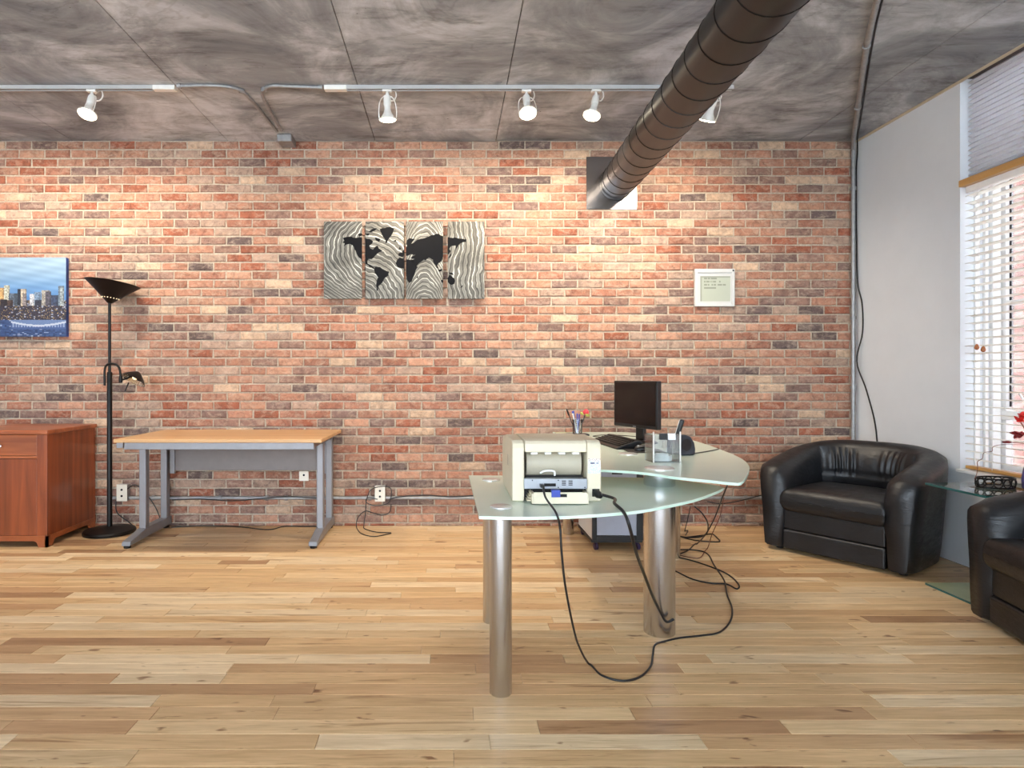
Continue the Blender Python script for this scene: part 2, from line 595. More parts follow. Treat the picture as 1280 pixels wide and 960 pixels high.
M_BULB = simple('glass_bulb', (250, 240, 215), 0.2, emit=(255, 226, 170), estr=0.6)
M_SCREEN = simple('dark_screen', (12, 11, 13), 0.12, var=0.1)
M_PEDESTAL = simple('grey_drawer_front', (158, 162, 176), 0.4, var=0.04)
M_OFFWHITE = simple('off_white_laminate', (208, 205, 200), 0.45, var=0.04)
M_RED = simple('red_petal', (196, 28, 20), 0.45, var=0.35, scale=40)
M_DARKRED = simple('dark_red_petal', (120, 12, 20), 0.5, var=0.35, scale=40)
M_CANDY = simple('red_pink_ball', (212, 60, 70), 0.35)
M_GREENLEAF = simple('yellow_green_leaf', (168, 176, 84), 0.5, var=0.2)
M_TWIG = simple('brown_twig', (120, 74, 58), 0.7, var=0.2)
M_VASE = simple('purple_glass_vase', (92, 84, 140), 0.12, coat=0.6)
M_PAPER = simple('paper', (226, 226, 218), 0.8, var=0.03)
M_ACORN = wood('turned_wood_knob', (150, 84, 40), (186, 116, 64), 'Z')
M_OUTLET = simple('ivory_outlet', (232, 226, 212), 0.45, var=0.03)

# ------------------------------------------------------------------ brick walls
BRICK_TINTS = [((158, 114, 94), 24), ((146, 100, 82), 24), ((168, 126, 104), 18), ((134, 104, 92), 18), ((118, 94, 86), 10),
               ((98, 82, 78), 5), ((182, 154, 130), 9), ((158, 132, 116), 15), ((142, 86, 66), 9)]
BT, BWGT = [t for t, _ in BRICK_TINTS], [w for _, w in BRICK_TINTS]

def brick_verts(L, H, depth, rnd, proud=0.0):
    """a hand-pressed brick: front face at local y = -depth, chamfered and uneven; x along the wall, z up, centred"""
    j = lambda s: rnd.uniform(-s, s)
    l, h, b, c = L / 2, H / 2, 0.007, 0.005
    f = -depth - proud
    back = [(-l, 0, -h), (l, 0, -h), (l, 0, h), (-l, 0, h)]
    mid = [(-l + j(.0035), f + c, -h + j(.003)), (0, f + c, -h + j(.003)), (l + j(.0035), f + c, -h + j(.003)),
           (l + j(.0035), f + c, h + j(.003)), (0, f + c, h + j(.003)), (-l + j(.0035), f + c, h + j(.003))]
    fr = [(-l + b + j(.003), f + j(.0015), -h + b + j(.0015)), (0, f + j(.001), -h + b + j(.0015)), (l - b + j(.003), f + j(.0015), -h + b + j(.0015)),
          (l - b + j(.003), f + j(.0015), h - b + j(.0015)), (0, f + j(.001), h - b + j(.0015)), (-l + b + j(.003), f + j(.0015), h - b + j(.0015))]
    V = back + mid + fr
    F = [(0, 1, 6, 5, 4), (1, 2, 7, 6), (2, 3, 9, 8, 7), (3, 0, 4, 9)]
    for k in range(6):
        F.append((4 + k, 4 + (k + 1) % 6, 10 + (k + 1) % 6, 10 + k))
    F += [(10, 11, 14, 15), (11, 12, 13, 14)]
    return V, F

def brick_wall(parent, u0, u1, ztop, zbot, joint0, to_world, keep_rank, n_ind, rot_z, seed, skip=None, palette=None):
    """lay running-bond bricks; the n_ind first by keep_rank become objects of their own, the rest one joined part"""
    rnd = random.Random(seed)
    CO, PITCH, J = 0.0677, 0.2026, 0.0115
    cells = []
    i = 0
    while ztop - i * CO > zbot + 0.004:
        zt = ztop - i * CO
        zb = max(zt - CO + J, zbot)
        off = joint0 + (PITCH / 2 if i % 2 else 0) + rnd.uniform(-.006, .006)
        k = math.floor((u0 - off) / PITCH) - 1
        while off + k * PITCH < u1:
            a, b = max(u0, off + k * PITCH + J / 2), min(u1, off + (k + 1) * PITCH - J / 2)
            k += 1
            if b - a < 0.012 or zt - zb < 0.01:
                continue
            cells.append(((a + b) / 2, (zt + zb) / 2, b - a, zt - zb))
        i += 1
    full = [c for c in cells if abs(c[2] - (PITCH - J)) < 0.002 and abs(c[3] - (CO - J)) < 0.002 and not (skip and skip(c))]
    full.sort(key=keep_rank)
    chosen = set(full[:n_ind])
    variants = []
    for _ in range(14):
        V, F = brick_verts(PITCH - J, CO - J, 0.012, rnd, rnd.uniform(-.002, .004))
        variants.append(MB().add(V, F).mesh('brick', M_BRICK_I))
    stuff, tints = MB(), []
    for c in cells:
        t = rnd.choices(palette or BT, None if palette else BWGT)[0]
        g = rnd.uniform(0.86, 1.12)
        col = tuple(min(1, x * g) for x in lin(*t)[:3]) + (1,)
        if c in chosen:
            link_copy(rnd.choice(variants), 'brick', parent, to_world(c[0], c[1]), (0, 0, rot_z), col)
        else:
            V, F = brick_verts(c[2], c[3], 0.012, rnd, rnd.uniform(-.002, .004))
            R = Matrix.Rotation(rot_z, 4, 'Z')
            T = Vector(to_world(c[0], c[1]))
            stuff.add([R @ Vector(p) + T for p in V], F)
            tints += [col] * len(F)
    me = stuff.mesh('brick_remainder', M_BRICK_S)
    at = me.attributes.new('tint', 'FLOAT_COLOR', 'FACE')
    for q, col in enumerate(tints):
        at.data[q].color = col
    o = bpy.data.objects.new('brick_remainder', me)
    COL.objects.link(o)
    o.parent = parent
    o['kind'] = 'stuff'
    return o

LEFT_X, REAR_Y = -5.0, -3.2
# back wall: mortar bed with bricks standing 12 mm proud of it
wall_back = struct(MB().box(LEFT_X, WALL_X + .3, WALL_Y - 0.0045, WALL_Y + 0.25, -0.02, CEIL + .2).build('wall_back', M_MORTAR))
art_box = (-1.0, 0.29, 1.73, 2.40)
brick_wall(wall_back, LEFT_X, WALL_X - 0.004, CEIL - 0.003, 0.0, -3.26, lambda u, z: (u, WALL_Y, z),
           lambda c: (c[0] - 0.2) ** 2 + (c[1] - 1.75) ** 2, 300, 0.0, 3,
           skip=lambda c: art_box[0] < c[0] < art_box[1] and art_box[2] < c[1] < art_box[3])

# ------------------------------------------------------------------ floor of hickory boards
floor = struct(MB().box(LEFT_X - .1, WALL_X + .3, REAR_Y - .2, WALL_Y + .25, -0.12, -0.012).build('floor', M_SUB))
PLANK_TINTS = [((220, 192, 152), 30), ((212, 180, 138), 26), ((226, 204, 170), 20), ((204, 170, 130), 16), ((192, 156, 118), 7), ((176, 140, 106), 4)]
PT, PWGT = [t for t, _ in PLANK_TINTS], [w for _, w in PLANK_TINTS]
PW = 0.0835
LENS = [0.30, 0.42, 0.55, 0.68, 0.82, 0.98, 1.15, 1.35]
plank_meshes = {}
for L in LENS:
    m = MB()
    g, w, l = 0.0004, PW / 2 - 0.0004, L / 2 - 0.0005
    b = 0.0012
    V = [(-l, -w, -.012), (l, -w, -.012), (l, w, -.012), (-l, w, -.012), (-l, -w, -b), (l, -w, -b), (l, w, -b), (-l, w, -b),
         (-l + b, -w + b, 0), (l - b, -w + b, 0), (l - b, w - b, 0), (-l + b, w - b, 0)]
    Fc = [(0, 1, 5, 4), (1, 2, 6, 5), (2, 3, 7, 6), (3, 0, 4, 7), (4, 5, 9, 8), (5, 6, 10, 9), (6, 7, 11, 10), (7, 4, 8, 11), (8, 9, 10, 11)]
    plank_meshes[L] = (V, Fc, MB().add(V, Fc).mesh('plank', M_PLANK_I))
rnd = random.Random(21)
cells = []
y = WALL_Y - PW / 2 - 0.002
while y > REAR_Y:
    x = LEFT_X - rnd.uniform(0, .8)
    while x < WALL_X:
        L = rnd.choices(LENS, [2, 3, 4, 5, 5, 4, 4, 3])[0]
        cells.append((x + L / 2, y, L))
        x += L
    y -= PW
def shows(c):
    a, b = c[0] - c[2] / 2, c[0] + c[2] / 2
    if c[1] < 1.83 or a > WALL_X:
        return 0
    pa, pb = CX + a * FPX / c[1], CX + b * FPX / c[1]
    pa, pb = max(0, pa), min(1280, pb)
    return max(0, pb - pa) * PW * FPX * CAMH / c[1] ** 2
rank = sorted([c for c in cells if shows(c) > 30], key=shows, reverse=True)
chosen = set(rank[:300])
stuff, tints = MB(), []
for c in cells:
    t = rnd.choices(PT, PWGT)[0]
    g = rnd.uniform(0.92, 1.06)
    col = tuple(min(1, q * g) for q in lin(*t)[:3]) + (rnd.random(),)
    V, Fc, me = plank_meshes[c[2]]
    if c[0] + c[2] / 2 > WALL_X - 0.003:      # cut the last board of a row at the wall
        hi = WALL_X - 0.003
        lo = c[0] - c[2] / 2
        V = [(p[0] if p[0] < 0 else p[0] - (c[0] + c[2] / 2 - hi), p[1], p[2]) for p in V]
        if hi - lo < 0.02:
            continue
        if c in chosen:
            o = MB().add(V, Fc).build('plank', M_PLANK_I, floor, loc=(c[0], c[1], 0))
            o.color = col
            continue
    if c in chosen:
        link_copy(me, 'plank', floor, (c[0], c[1], 0), color=col)
    else:
        stuff.add([(p[0] + c[0], p[1] + c[1], p[2]) for p in V], Fc)
        tints += [col] * len(Fc)
me = stuff.mesh('plank_remainder', M_PLANK_S)
at = me.attributes.new('tint', 'FLOAT_COLOR', 'FACE')
for q, col in enumerate(tints):
    at.data[q].color = col
o = bpy.data.objects.new('plank_remainder', me)
COL.objects.link(o)
o.parent = floor
o['kind'] = 'stuff'

# ------------------------------------------------------------------ ceiling of board-formed concrete panels
ceiling = struct(MB().box(LEFT_X - .1, WALL_X + .3, REAR_Y - .2, WALL_Y + .25, CEIL + 0.012, CEIL + 0.3).build('ceiling', M_CONC_DARK))
xs = [LEFT_X, -4.15, -2.94, -1.73, -0.58, 0.36, 1.58, 2.72, WALL_X]
ys = [WALL_Y, 4.63, 2.25, -0.2, REAR_Y]
rnd = random.Random(5)
for i in range(len(xs) - 1):
    for j in range(len(ys) - 1):
        dz = rnd.uniform(0, 0.005)
        g = 0.0025
        V = MB().box(xs[i] + g, xs[i + 1] - g, ys[j + 1] + g, ys[j] - g, CEIL + dz, CEIL + 0.02)
        V.build('ceiling_panel', M_CONC, ceiling, bevel=0.002, bseg=1)

# ------------------------------------------------------------------ right wall with the window opening
WIN_Y1, WIN_Y0, SILL = 3.87, 1.9, 0.575
w = MB()
w.box(WALL_X, WALL_X + .3, WIN_Y1, WALL_Y, 0, CEIL + .02)
w.box(WALL_X, WALL_X + .3, WIN_Y0, WIN_Y1, 0, SILL)
w.box(WALL_X, WALL_X + .3, REAR_Y, WIN_Y0, 0, CEIL + .02)
wall_right = struct(w.build('wall_right', M_WHITE_WALL))
wall_left = struct(MB().box(LEFT_X - .15, LEFT_X, REAR_Y, WALL_Y, 0, CEIL + .02).build('wall_left', M_WHITE_WALL))
# rear wall, behind the camera, with three tall windows that let the daylight in
w = MB()
edges = [LEFT_X, -4.7, -2.45, -2.3, -0.05, 0.1, 2.35, WALL_X]
for a, b in ((0, 1), (2, 3), (4, 5), (6, 7)):
    w.box(edges[a], edges[b], REAR_Y - .2, REAR_Y, 0, CEIL + .02)
for a, b in ((1, 2), (3, 4), (5, 6)):
    w.box(edges[a], edges[b], REAR_Y - .2, REAR_Y, 0, 0.45)
    w.box(edges[a], edges[b], REAR_Y - .2, REAR_Y, 2.75, CEIL + .02)
struct(w.build('wall_rear', M_WHITE_WALL))
for q, (a, b) in enumerate(((1, 2), (3, 4), (5, 6))):
    fr = MB()
    x0, x1 = edges[a], edges[b]
    for (p, r, s, t) in ((x0, x0 + .06, .45, 2.75), (x1 - .06, x1, .45, 2.75), (x0, x1, .45, .51), (x0, x1, 2.69, 2.75),
                         ((x0 + x1) / 2 - .03, (x0 + x1) / 2 + .03, .45, 2.75), (x0, x1, 1.9, 1.95)):
        fr.box(p, r, REAR_Y - .14, REAR_Y - .08, s, t)
    struct(fr.build('window_%d' % (q + 2), M_WHITE))

# tan strip along the ceiling over the right wall
struct(MB().box(WALL_X - 0.012, WALL_X, 1.0, WALL_Y - .02, CEIL - 0.014, CEIL).build('trim_1', M_TRIM))
# dark caulk line where the brick meets the white wall
# window 1: stepped white jamb, sash frame, transom, pane
win = struct(MB().box(3.415, 3.455, WIN_Y0, WIN_Y1, SILL, SILL + .05).build('window_1', M_WHITE))
def wpart(name, boxes, mat=M_WHITE, bevel=0.003):
    m = MB()
    for b in boxes:
        m.box(*b)
    return m.build(name, mat, win, bevel=bevel)
wpart('jamb_casing', [(3.255, 3.285, WIN_Y1 - .012, WIN_Y1, SILL, CEIL)])
wpart('jamb_casing', [(3.31, 3.33, WIN_Y1 - .02, WIN_Y1, SILL, CEIL)])
wpart('sash_stile', [(3.35, 3.40, WIN_Y1 - .028, WIN_Y1, SILL, CEIL)])
wpart('sash_stile', [(3.41, 3.455, WIN_Y1 - .05, WIN_Y1, SILL + .05, CEIL)])
wpart('gasket', [(3.432, 3.44, WIN_Y1 - .056, WIN_Y1 - .05, 0.98, CEIL)], M_RUBBER, 0)
wpart('transom_rail', [(3.40, 3.455, WIN_Y0, WIN_Y1 - .028, 0.90, 0.955)])
wpart('meeting_rail', [(3.415, 3.45, WIN_Y0, WIN_Y1 - .05, 1.60, 1.63)])
wpart('mullion', [(3.40, 3.455, 2.86, 2.92, SILL, CEIL)])
wpart('window_sill', [(3.14, 3.41, WIN_Y0, WIN_Y1 - .001, SILL, SILL + .018)])
wpart('pane', [(3.438, 3.442, WIN_Y0, WIN_Y1 - .05, SILL + .05, CEIL)], M_PANE, 0)
hd = MB().tube([(3.385, 3.70, 1.06), (3.385, 3.66, 1.01), (3.385, 3.61, 0.975), (3.385, 3.585, .97)], 0.007, 8, smooth=4)
hd.box(3.385, 3.40, 3.57, 3.62, .952, .985)
hd.build('handle', M_WHITE, win, smooth=40)

# facade across the light well
facade = struct(MB().box(4.995, 5.2, 0.5, 9.5, -1.2, 3.12).build('wall_outside', M_MORTAR))
brick_wall(facade, -9.4, -0.6, 3.10, -1.1, -5.0, lambda u, z: (5.0, -u, z),
           lambda c: abs(-c[0] - 5.45) + 0.04 * abs(c[1] - 1.5), 110, -math.pi / 2, 11, palette=[(172, 118, 108), (158, 106, 96), (184, 136, 126), (148, 98, 88)])

# ------------------------------------------------------------------ window dressing
sh = thing('cellular_shade', 'pale grey pleated cellular shade above the wooden rail in the window', 'window shade', (3.215, 2.88, 2.40))
pl = MB()
nP, zt, zb = 20, CEIL - 0.001 - 2.40, 0.0
yA, yB = -0.94, 0.965
vs, fs = [], []
pk = []
for k in range(nP):
    h = (zt - zb) / nP
    pk += [(0.012, zt - k * h), (-0.018, zt - (k + .78) * h)]
pk.append((0.012, zb))
for dx, z in pk:
    vs += [(dx, yA, z), (dx, yB, z), (0.052 - dx, yA, z), (0.052 - dx, yB, z)]
for k in range(len(pk) - 1):
    a, b = 4 * k, 4 * (k + 1)
    fs += [(a, a + 1, b + 1, b), (a + 2, b + 2, b + 3, a + 3), (a, b, b + 2, a + 2), (a + 1, a + 3, b + 3, b + 1)]
pl.add(vs, fs).build('pleated_fabric', M_SHADE, sh, recalc=False)
MB().box(-0.012, 0.058, yA, yB, -0.022, 0.0).build('bottom_rail', M_GREY, sh, bevel=.003)

bl = thing('window_blind', 'white horizontal slat blind with honey wood headrail in the window', 'window blind', (3.2, 2.88, 0.0))
MB().box(-0.045, 0.045, -0.96, 0.985, 2.336, 2.378).build('headrail', M_OAK, bl, bevel=.004)
MB().box(-0.012, 0.03, -0.955, 0.97, 2.298, 2.336).build('slat_tray', M_WHITE, bl, bevel=.003)
slat = MB()
V, Fs = [], []
for k in range(6):
    t = k / 5 - .5
    for yy in (-0.955, 0.972):
        for zz in (0, 0.0026):
            V.append((t * 0.05, yy, zz + 0.004 * (1 - (2 * t) ** 2)))
for k in range(5):
    a, b = 4 * k, 4 * k + 4
    Fs += [(a, b, b + 2, a + 2), (a + 1, a + 3, b + 3, b + 1), (a, a + 1, b + 1, b), (a + 2, b + 2, b + 3, a + 3)]
Fs += [(0, 2, 3, 1), (20, 21, 23, 22)]
slat_me = slat.add(V, Fs).mesh('slat', M_SLAT, smooth=30)
ns = 36
for k in range(ns):
    z = 0.655 + (2.275 - 0.655) * k / (ns - 1)
    link_copy(slat_me, 'slat', bl, (0.012, 0, z), (0, math.radians(6), 0))
MB().box(-0.013, 0.037, -0.955, 0.972, 0.598, 0.618).build('bottom_rail', M_OAK, bl, bevel=.004)
for yy in (0.78, 0.30, -0.3, -0.8):
    for xx in (-0.014, 0.038):
        MB().tube([(xx, yy, 0.61), (xx, yy, 2.31)], 0.0011, 5).build('ladder_cord', M_WHITE, bl)
cord = MB()
for q, (yy, zz) in enumerate(((0.86, 1.36), (0.845, 1.345))):
    MB().tube([(-0.035, yy, 2.31), (-0.036, yy, zz)], 0.0012, 5).build('pull_cord', M_WHITE, bl)
    MB().lathe([(0.003, 0), (0.011, 0.006), (0.013, 0.016), (0.008, 0.03), (0.003, 0.036)], 14, Matrix.Translation((-0.036, yy - 0.03 * q, zz - .036))).build('cord_knob', M_ACORN, bl, smooth=40)

# ------------------------------------------------------------------ pipes and conduits
def pipe(name, label, pts, r, mat=M_GALV, smooth=0, clips=(), cat='conduit'):
    p0 = Vector(pts[0])
    t = thing(name, label, cat, p0)
    MB().tube([Vector(p) - p0 for p in pts], r, 12, smooth=smooth).build('pipe', mat, t, smooth=40)
    for c, d in clips:
        M = axis_matrix(Vector(c) - p0, d)
        MB().lathe([(r * 1.45, -0.012), (r * 1.45, 0.012)], 14, M).build('coupling', mat, t, smooth=40)
    return t

# corner pipe: down the corner and out along the ceiling
cpx = 3.125
pipe('corner_conduit', 'grey metal conduit running down the corner between brick and white wall', [(2.03, 2.95, 2.977), (2.287, 3.42, 2.977), (2.9, 4.45, 2.977), (3.07, 4.74, 2.975), (cpx, 4.825, 2.92), (cpx, 4.826, 2.6), (cpx, 4.826, 1.5), (cpx, 4.826, .002)],
     0.015, clips=[((2.287, 3.42, 2.977), (.48, .87, 0)), ((2.75, 4.2, 2.977), (.48, .87, 0)), ((cpx, 4.826, 2.62), (0, 0, 1)), ((cpx, 4.826, 1.62), (0, 0, 1)), ((cpx, 4.826, 1.08), (0, 0, 1))])
cb = MB().tube([(2.055, 2.94, 2.993), (2.312, 3.405, 2.993), (2.926, 4.436, 2.993), (3.10, 4.735, 2.985), (3.154, 4.82, 2.90), (3.152, 4.83, 2.75), (3.152, 4.83, 2.3), (3.155, 4.82, 1.9), (3.164, 4.78, 1.72), (3.16, 4.77, 1.5), (3.13, 4.79, 1.28), (3.16, 4.72, 1.05), (3.163, 4.62, 0.75), (3.163, 4.60, .3), (3.15, 4.62, .006)], 0.005, 8, smooth=6).build('corner_cable', M_BLACK, smooth=40)
tag(cb, 'thin black cable hanging loosely beside the corner conduit on the white wall', 'cable')

# track lighting on the ceiling
TRK_Y, TRK_Z = 3.94, CEIL
def track(x0, x1, label, feed_end):
    t = thing('light_track', label, 'light track', (x0, TRK_Y, TRK_Z - 0.024))
    L = x1 - x0
    b = MB()
    b.box(0, L, -.018, .018, .016, .024)
    b.box(0, L, -.018, -.012, 0, .016)
    b.box(0, L, .012, .018, 0, .016)
    b.build('rail', M_TRACK, t)
    MB().box(0, L, -.012, .012, .010, .016).build('copper_channel', M_DARKSLOT, t)
    a = 0 if feed_end == 'L' else L
    MB().box(a - .07, a + .07, -.022, .022, -.004, .0245).build('feed_cap', M_LAMPWHITE, t, bevel=.003)
    return t
track(-4.2, -1.80, 'white light track whose end cap has the longer curved conduit', 'R')
track(-0.72, 1.79, 'white light track passing behind the black duct', 'L')
pA = [depth_pt(x, y, FPX * 1.825 / (CY - y)) for x, y in ((224, 107.5), (262, 107), (284, 108.5), (302, 114), (318, 130), (333, 148), (346, 164))]
pB = [depth_pt(x, y, FPX * 1.825 / (CY - y)) for x, y in ((401, 109.5), (360, 108), (340, 107.5), (330, 112), (328, 120), (338, 140), (352, 163))]
pipe('ceiling_conduit', 'grey conduit curving gently along the ceiling from the track over the torchiere lamp', pA, 0.0105, smooth=6, clips=[(pA[0], (1, 0, 0)), (pA[3], (.6, .6, 0))])
pipe('ceiling_conduit', 'grey conduit hooking back sharply from the track that passes behind the duct', pB, 0.0105, smooth=6, clips=[(pB[0], (1, 0, 0)), (pB[3], (.3, .8, 0))])
jb = thing('junction_box', 'small grey metal junction box on the ceiling above the brick', 'junction box', (-1.25, 4.78, 2.945))
MB().box(-.055, .055, -.07, .07, 0, .055).build('box', M_GALV, jb, bevel=.004)
MB().box(-.05, .05, -.076, -.07, .006, .05).build('cover_plate', M_GALV, jb, bevel=.002)

def track_head(px, aim, lit, label, spin=0.0, energy=1.0):
    X = (px - CX) * TRK_Y / FPX
    t = thing('track_light', label, 'track light', (X, TRK_Y, TRK_Z - 0.026), 0, 'track lights on the ceiling')
    MB().box(-.03, .03, -.016, .016, -.012, .002).build('adapter', M_LAMPWHITE, t, bevel=.003)
    MB().lathe([(.009, -.05), (.009, -.012)], 12).build('swivel_stem', M_LAMPWHITE, t, smooth=40)
    piv = Vector((0, 0, -0.05))
    A = axis_matrix(piv, aim)
    R = A @ Matrix.Rotation(spin, 4, 'Z')
    # bell-shaped lamp along +z of A
    MB().lathe([(.021, -.015), (.024, .0), (.024, .04), (.021, .046)], 20, R).build('socket', M_LAMPWHITE, t, smooth=35)
    MB().lathe([(.020, .046), (.020, .07), (.026, .09), (.040, .11), (.047, .122), (.048, .130)], 28, R, True, False).build('bulb', M_LAMPWHITE, t, smooth=35)
    MB().lathe([(.048, .1302), (.0485, .134), (.040, .138), (.018, .140)], 28, R, True, True).build('lens', M_LENS if lit else M_LENS_OFF, t, smooth=35)
    yoke = [Vector((.0, 0, -.01)), Vector((.03, 0, -.006)), Vector((.05, 0, .03)), Vector((.056, 0, .08)), Vector((.054, 0, .128))]
    yk = MB().tube([R @ p for p in yoke], .0032, 7, smooth=5)
    yk.tube([R @ Vector((-p.x, p.y, p.z)) for p in yoke], .0032, 7, smooth=5)
    yk.tube([R @ Vector((.054 * math.cos(a * math.pi / 14), .054 * math.sin(a * math.pi / 14), .128)) for a in range(28)], .0035, 6, closed=True)
    yk.build('wire_yoke', M_LAMPWHITE, t, smooth=60)
    MB().tube([(.008, .022, -.012), (.040, .028, .014), (.055, .026, -.02), (.04, .018, -.055), (.016, .006, -.064)], .0042, 7, smooth=5).build('cord_loop', M_LAMPWHITE, t, smooth=60)
    if lit:
        ld = bpy.data.lights.new('lamp_light', 'SPOT')
        ld.spot_size = math.radians(150)
        ld.spot_blend = 0.75
        ld.energy = SPOT_W * energy
        ld.color = (1.0, 0.87, 0.70)
        ld.shadow_soft_size = 0.045
        lo = bpy.data.objects.new('lamp_light', ld)
        COL.objects.link(lo)
        lo.parent = t
        d = Vector(aim).normalized()
        lo.location = piv + d * 0.16
        lo.rotation_euler = Vector((0, .56, -.83)).to_track_quat('-Z', 'Y').to_euler()
    return t
track_head(115, (-.02, -.35, -.9), True, 'white track light shining down near the torchiere lamp', .4, 1.3)
track_head(484, (.02, .12, -1), True, 'white track light pointing straight down above the metal map panels')
track_head(658, (.02, -.42, -.9), True, 'white track light between the map panels and the duct plate with round glowing face')
track_head(745, (-.25, -.22, -.9), True, 'lit white track light tilted sideways close to the black duct', .5)
track_head(893, (-.15, .45, -.85), True, 'white track light half hidden by the black duct and turned toward the wall', .3)
track_head(-70, (.0, .3, -.9), True, 'white track light over the skyline canvas', .1)

# ------------------------------------------------------------------ black spiral duct
dt = thing('spiral_duct', 'black spiral air duct running from the brick wall along the ceiling', 'duct', (1.30, WALL_Y - .034, 2.67))
ddir = Vector((-0.072, -1, -0.060)).normalized()
DL, DR = 4.2, 0.130
Md = axis_matrix(Vector((0, 0.0, 0)), ddir)
MB().lathe([(DR, -.0), (DR, DL)], 48, Md, False, False).build('duct_wall', M_DUCT, dt, smooth=40)
pts = []
turns = DL / 0.185
for k in range(int(turns * 30)):
    a = 2 * math.pi * k / 30
    pts.append(Md @ Vector((DR * math.cos(a), DR * math.sin(a), 0.03 + 0.185 * k / 30)))
MB().tube(pts, 0.0034, 5).build('spiral_seam', M_BLACKMET, dt, smooth=60)
MB().lathe([(DR + .004, .0), (DR + .004, .05)], 48, Md, False, False).build('collar', M_DUCT, dt, smooth=40)
pt = MB().box(-.196, .196, 0, .004, -.205, .205).build('duct_plate', M_PLATE, bevel=.001, bseg=1, loc=(1.262, WALL_Y - .0165, 2.672))
tag(pt, 'square polished metal cover plate around the duct on the brick wall', 'plate')

# ------------------------------------------------------------------ wall art
def to_wall(cx_, cy_, sx, ox, oy, d):
    px, py = ox + cx_ / sx, oy + cy_ / sx
    return ((px - CX) * d / FPX, CAMH - (py - CY) * d / FPX)

def coast(poly, rnd, amp=4.5, step=15):
    out = []
    for i in range(len(poly)):
        a, b = poly[i], poly[(i + 1) % len(poly)]
        L = math.hypot(b[0] - a[0], b[1] - a[1])
        k = max(1, int(L / step))
        for q in range(k):
            t = q / k
            j = amp if q else amp * .3
            out.append((a[0] + (b[0] - a[0]) * t + rnd.uniform(-j, j), a[1] + (b[1] - a[1]) * t + rnd.uniform(-j, j)))
    return out

def clip_x(poly, x0, x1):
    for lim, keep in ((x0, lambda p: p[0] >= x0), (x1, lambda p: p[0] <= x1)):
        out = []
        for i in range(len(poly)):
            a, b = poly[i], poly[(i + 1) % len(poly)]
            if keep(a):
                out.append(a)
            if keep(a) != keep(b):
                t = (lim - a[0]) / (b[0] - a[0])
                out.append((lim, a[1] + t * (b[1] - a[1])))
        poly = out
        if not poly:
            return []
    return poly

CONT = [
 [(215,210),(235,202),(255,200),(300,208),(345,205),(370,210),(400,215),(425,230),(420,245),(400,262),(405,280),(425,290),(440,270),(455,262),(465,280),(480,290),(490,300),(465,310),(445,325),(430,345),(420,355),(395,355),(385,370),(388,388),(410,400),(425,412),(442,428),(430,424),(400,408),(375,390),(345,355),(325,345),(312,320),(305,300),(290,270),(265,250),(240,255),(222,266),(230,245),(212,240),(225,228)],
 [(392,166),(420,145),(452,140),(440,156),(412,168)], [(318,182),(345,175),(352,190),(330,198)], [(436,204),(478,216),(466,237),(445,226)], [(375,180),(400,178),(395,192),(378,192)],
 [(470,150),(510,140),(545,133),(572,145),(562,175),(540,205),(522,240),(511,247),(505,215),(490,190),(480,170)],
 [(440,410),(475,410),(500,430),(535,445),(530,470),(505,490),(490,520),(465,540),(458,576),(447,572),(450,520),(460,485),(440,455),(432,430)],
 [(570,225),(588,222),(585,233),(572,232)], [(610,268),(622,286),(603,292)],
 [(590,365),(610,345),(640,348),(680,360),(700,365),(715,395),(737,410),(720,440),(710,470),(695,510),(675,522),(660,500),(655,460),(650,425),(620,418),(595,410),(583,385)],
 [(728,482),(739,470),(736,496)],
 [(600,330),(605,315),(630,310),(625,300),(650,285),(660,265),(660,225),(680,210),(715,215),(700,235),(690,250),(720,230),(755,215),(780,212),(830,190),(880,180),(920,200),(960,205),(1010,210),(1076,217),(1070,235),(1030,245),(1012,270),(1000,287),(1000,262),(970,265),(955,285),(965,300),(945,330),(925,325),(910,340),(900,370),(880,385),(870,400),(886,422),(868,415),(850,390),(840,360),(815,345),(790,365),(780,360),(760,375),(735,395),(720,408),(705,382),(692,362),(718,355),(685,345),(700,335),(722,325),(690,320),(670,330),(640,335),(625,340)],
 [(878,430),(906,424),(900,440),(884,443)], [(895,505),(920,490),(945,485),(960,465),(975,480),(995,505),(988,530),(970,535),(945,515),(905,520)],
 [(1030,556),(1052,534),(1046,551)], [(950,448),(976,450),(987,466),(960,461)], [(950,346),(972,308),(969,331),(955,351)]]
ART_Y = WALL_Y - 0.06
_cr = random.Random(9)
CONT = [coast(p, _cr, 4.5 if len(p) > 8 else 1.5) for p in CONT]
zA, zB = to_wall(0, 93, 5.565, 390, 260, ART_Y)[1], to_wall(0, 632, 5.565, 390, 260, ART_Y)[1]
arts = [((82, 348), 'ground metal wall panel showing Alaska and open Pacific, outermost beside the bare brick', M_SWIRL[0]),
        ((371, 640), 'ground metal wall panel with the Americas and Greenland in black', M_SWIRL[1]),
        ((654, 912), 'ground metal wall panel with Africa and most of Asia in black', M_SWIRL[2]),
        ((944, 1200), 'ground metal wall panel with Australia and the tip of Siberia in black', M_SWIRL[3])]
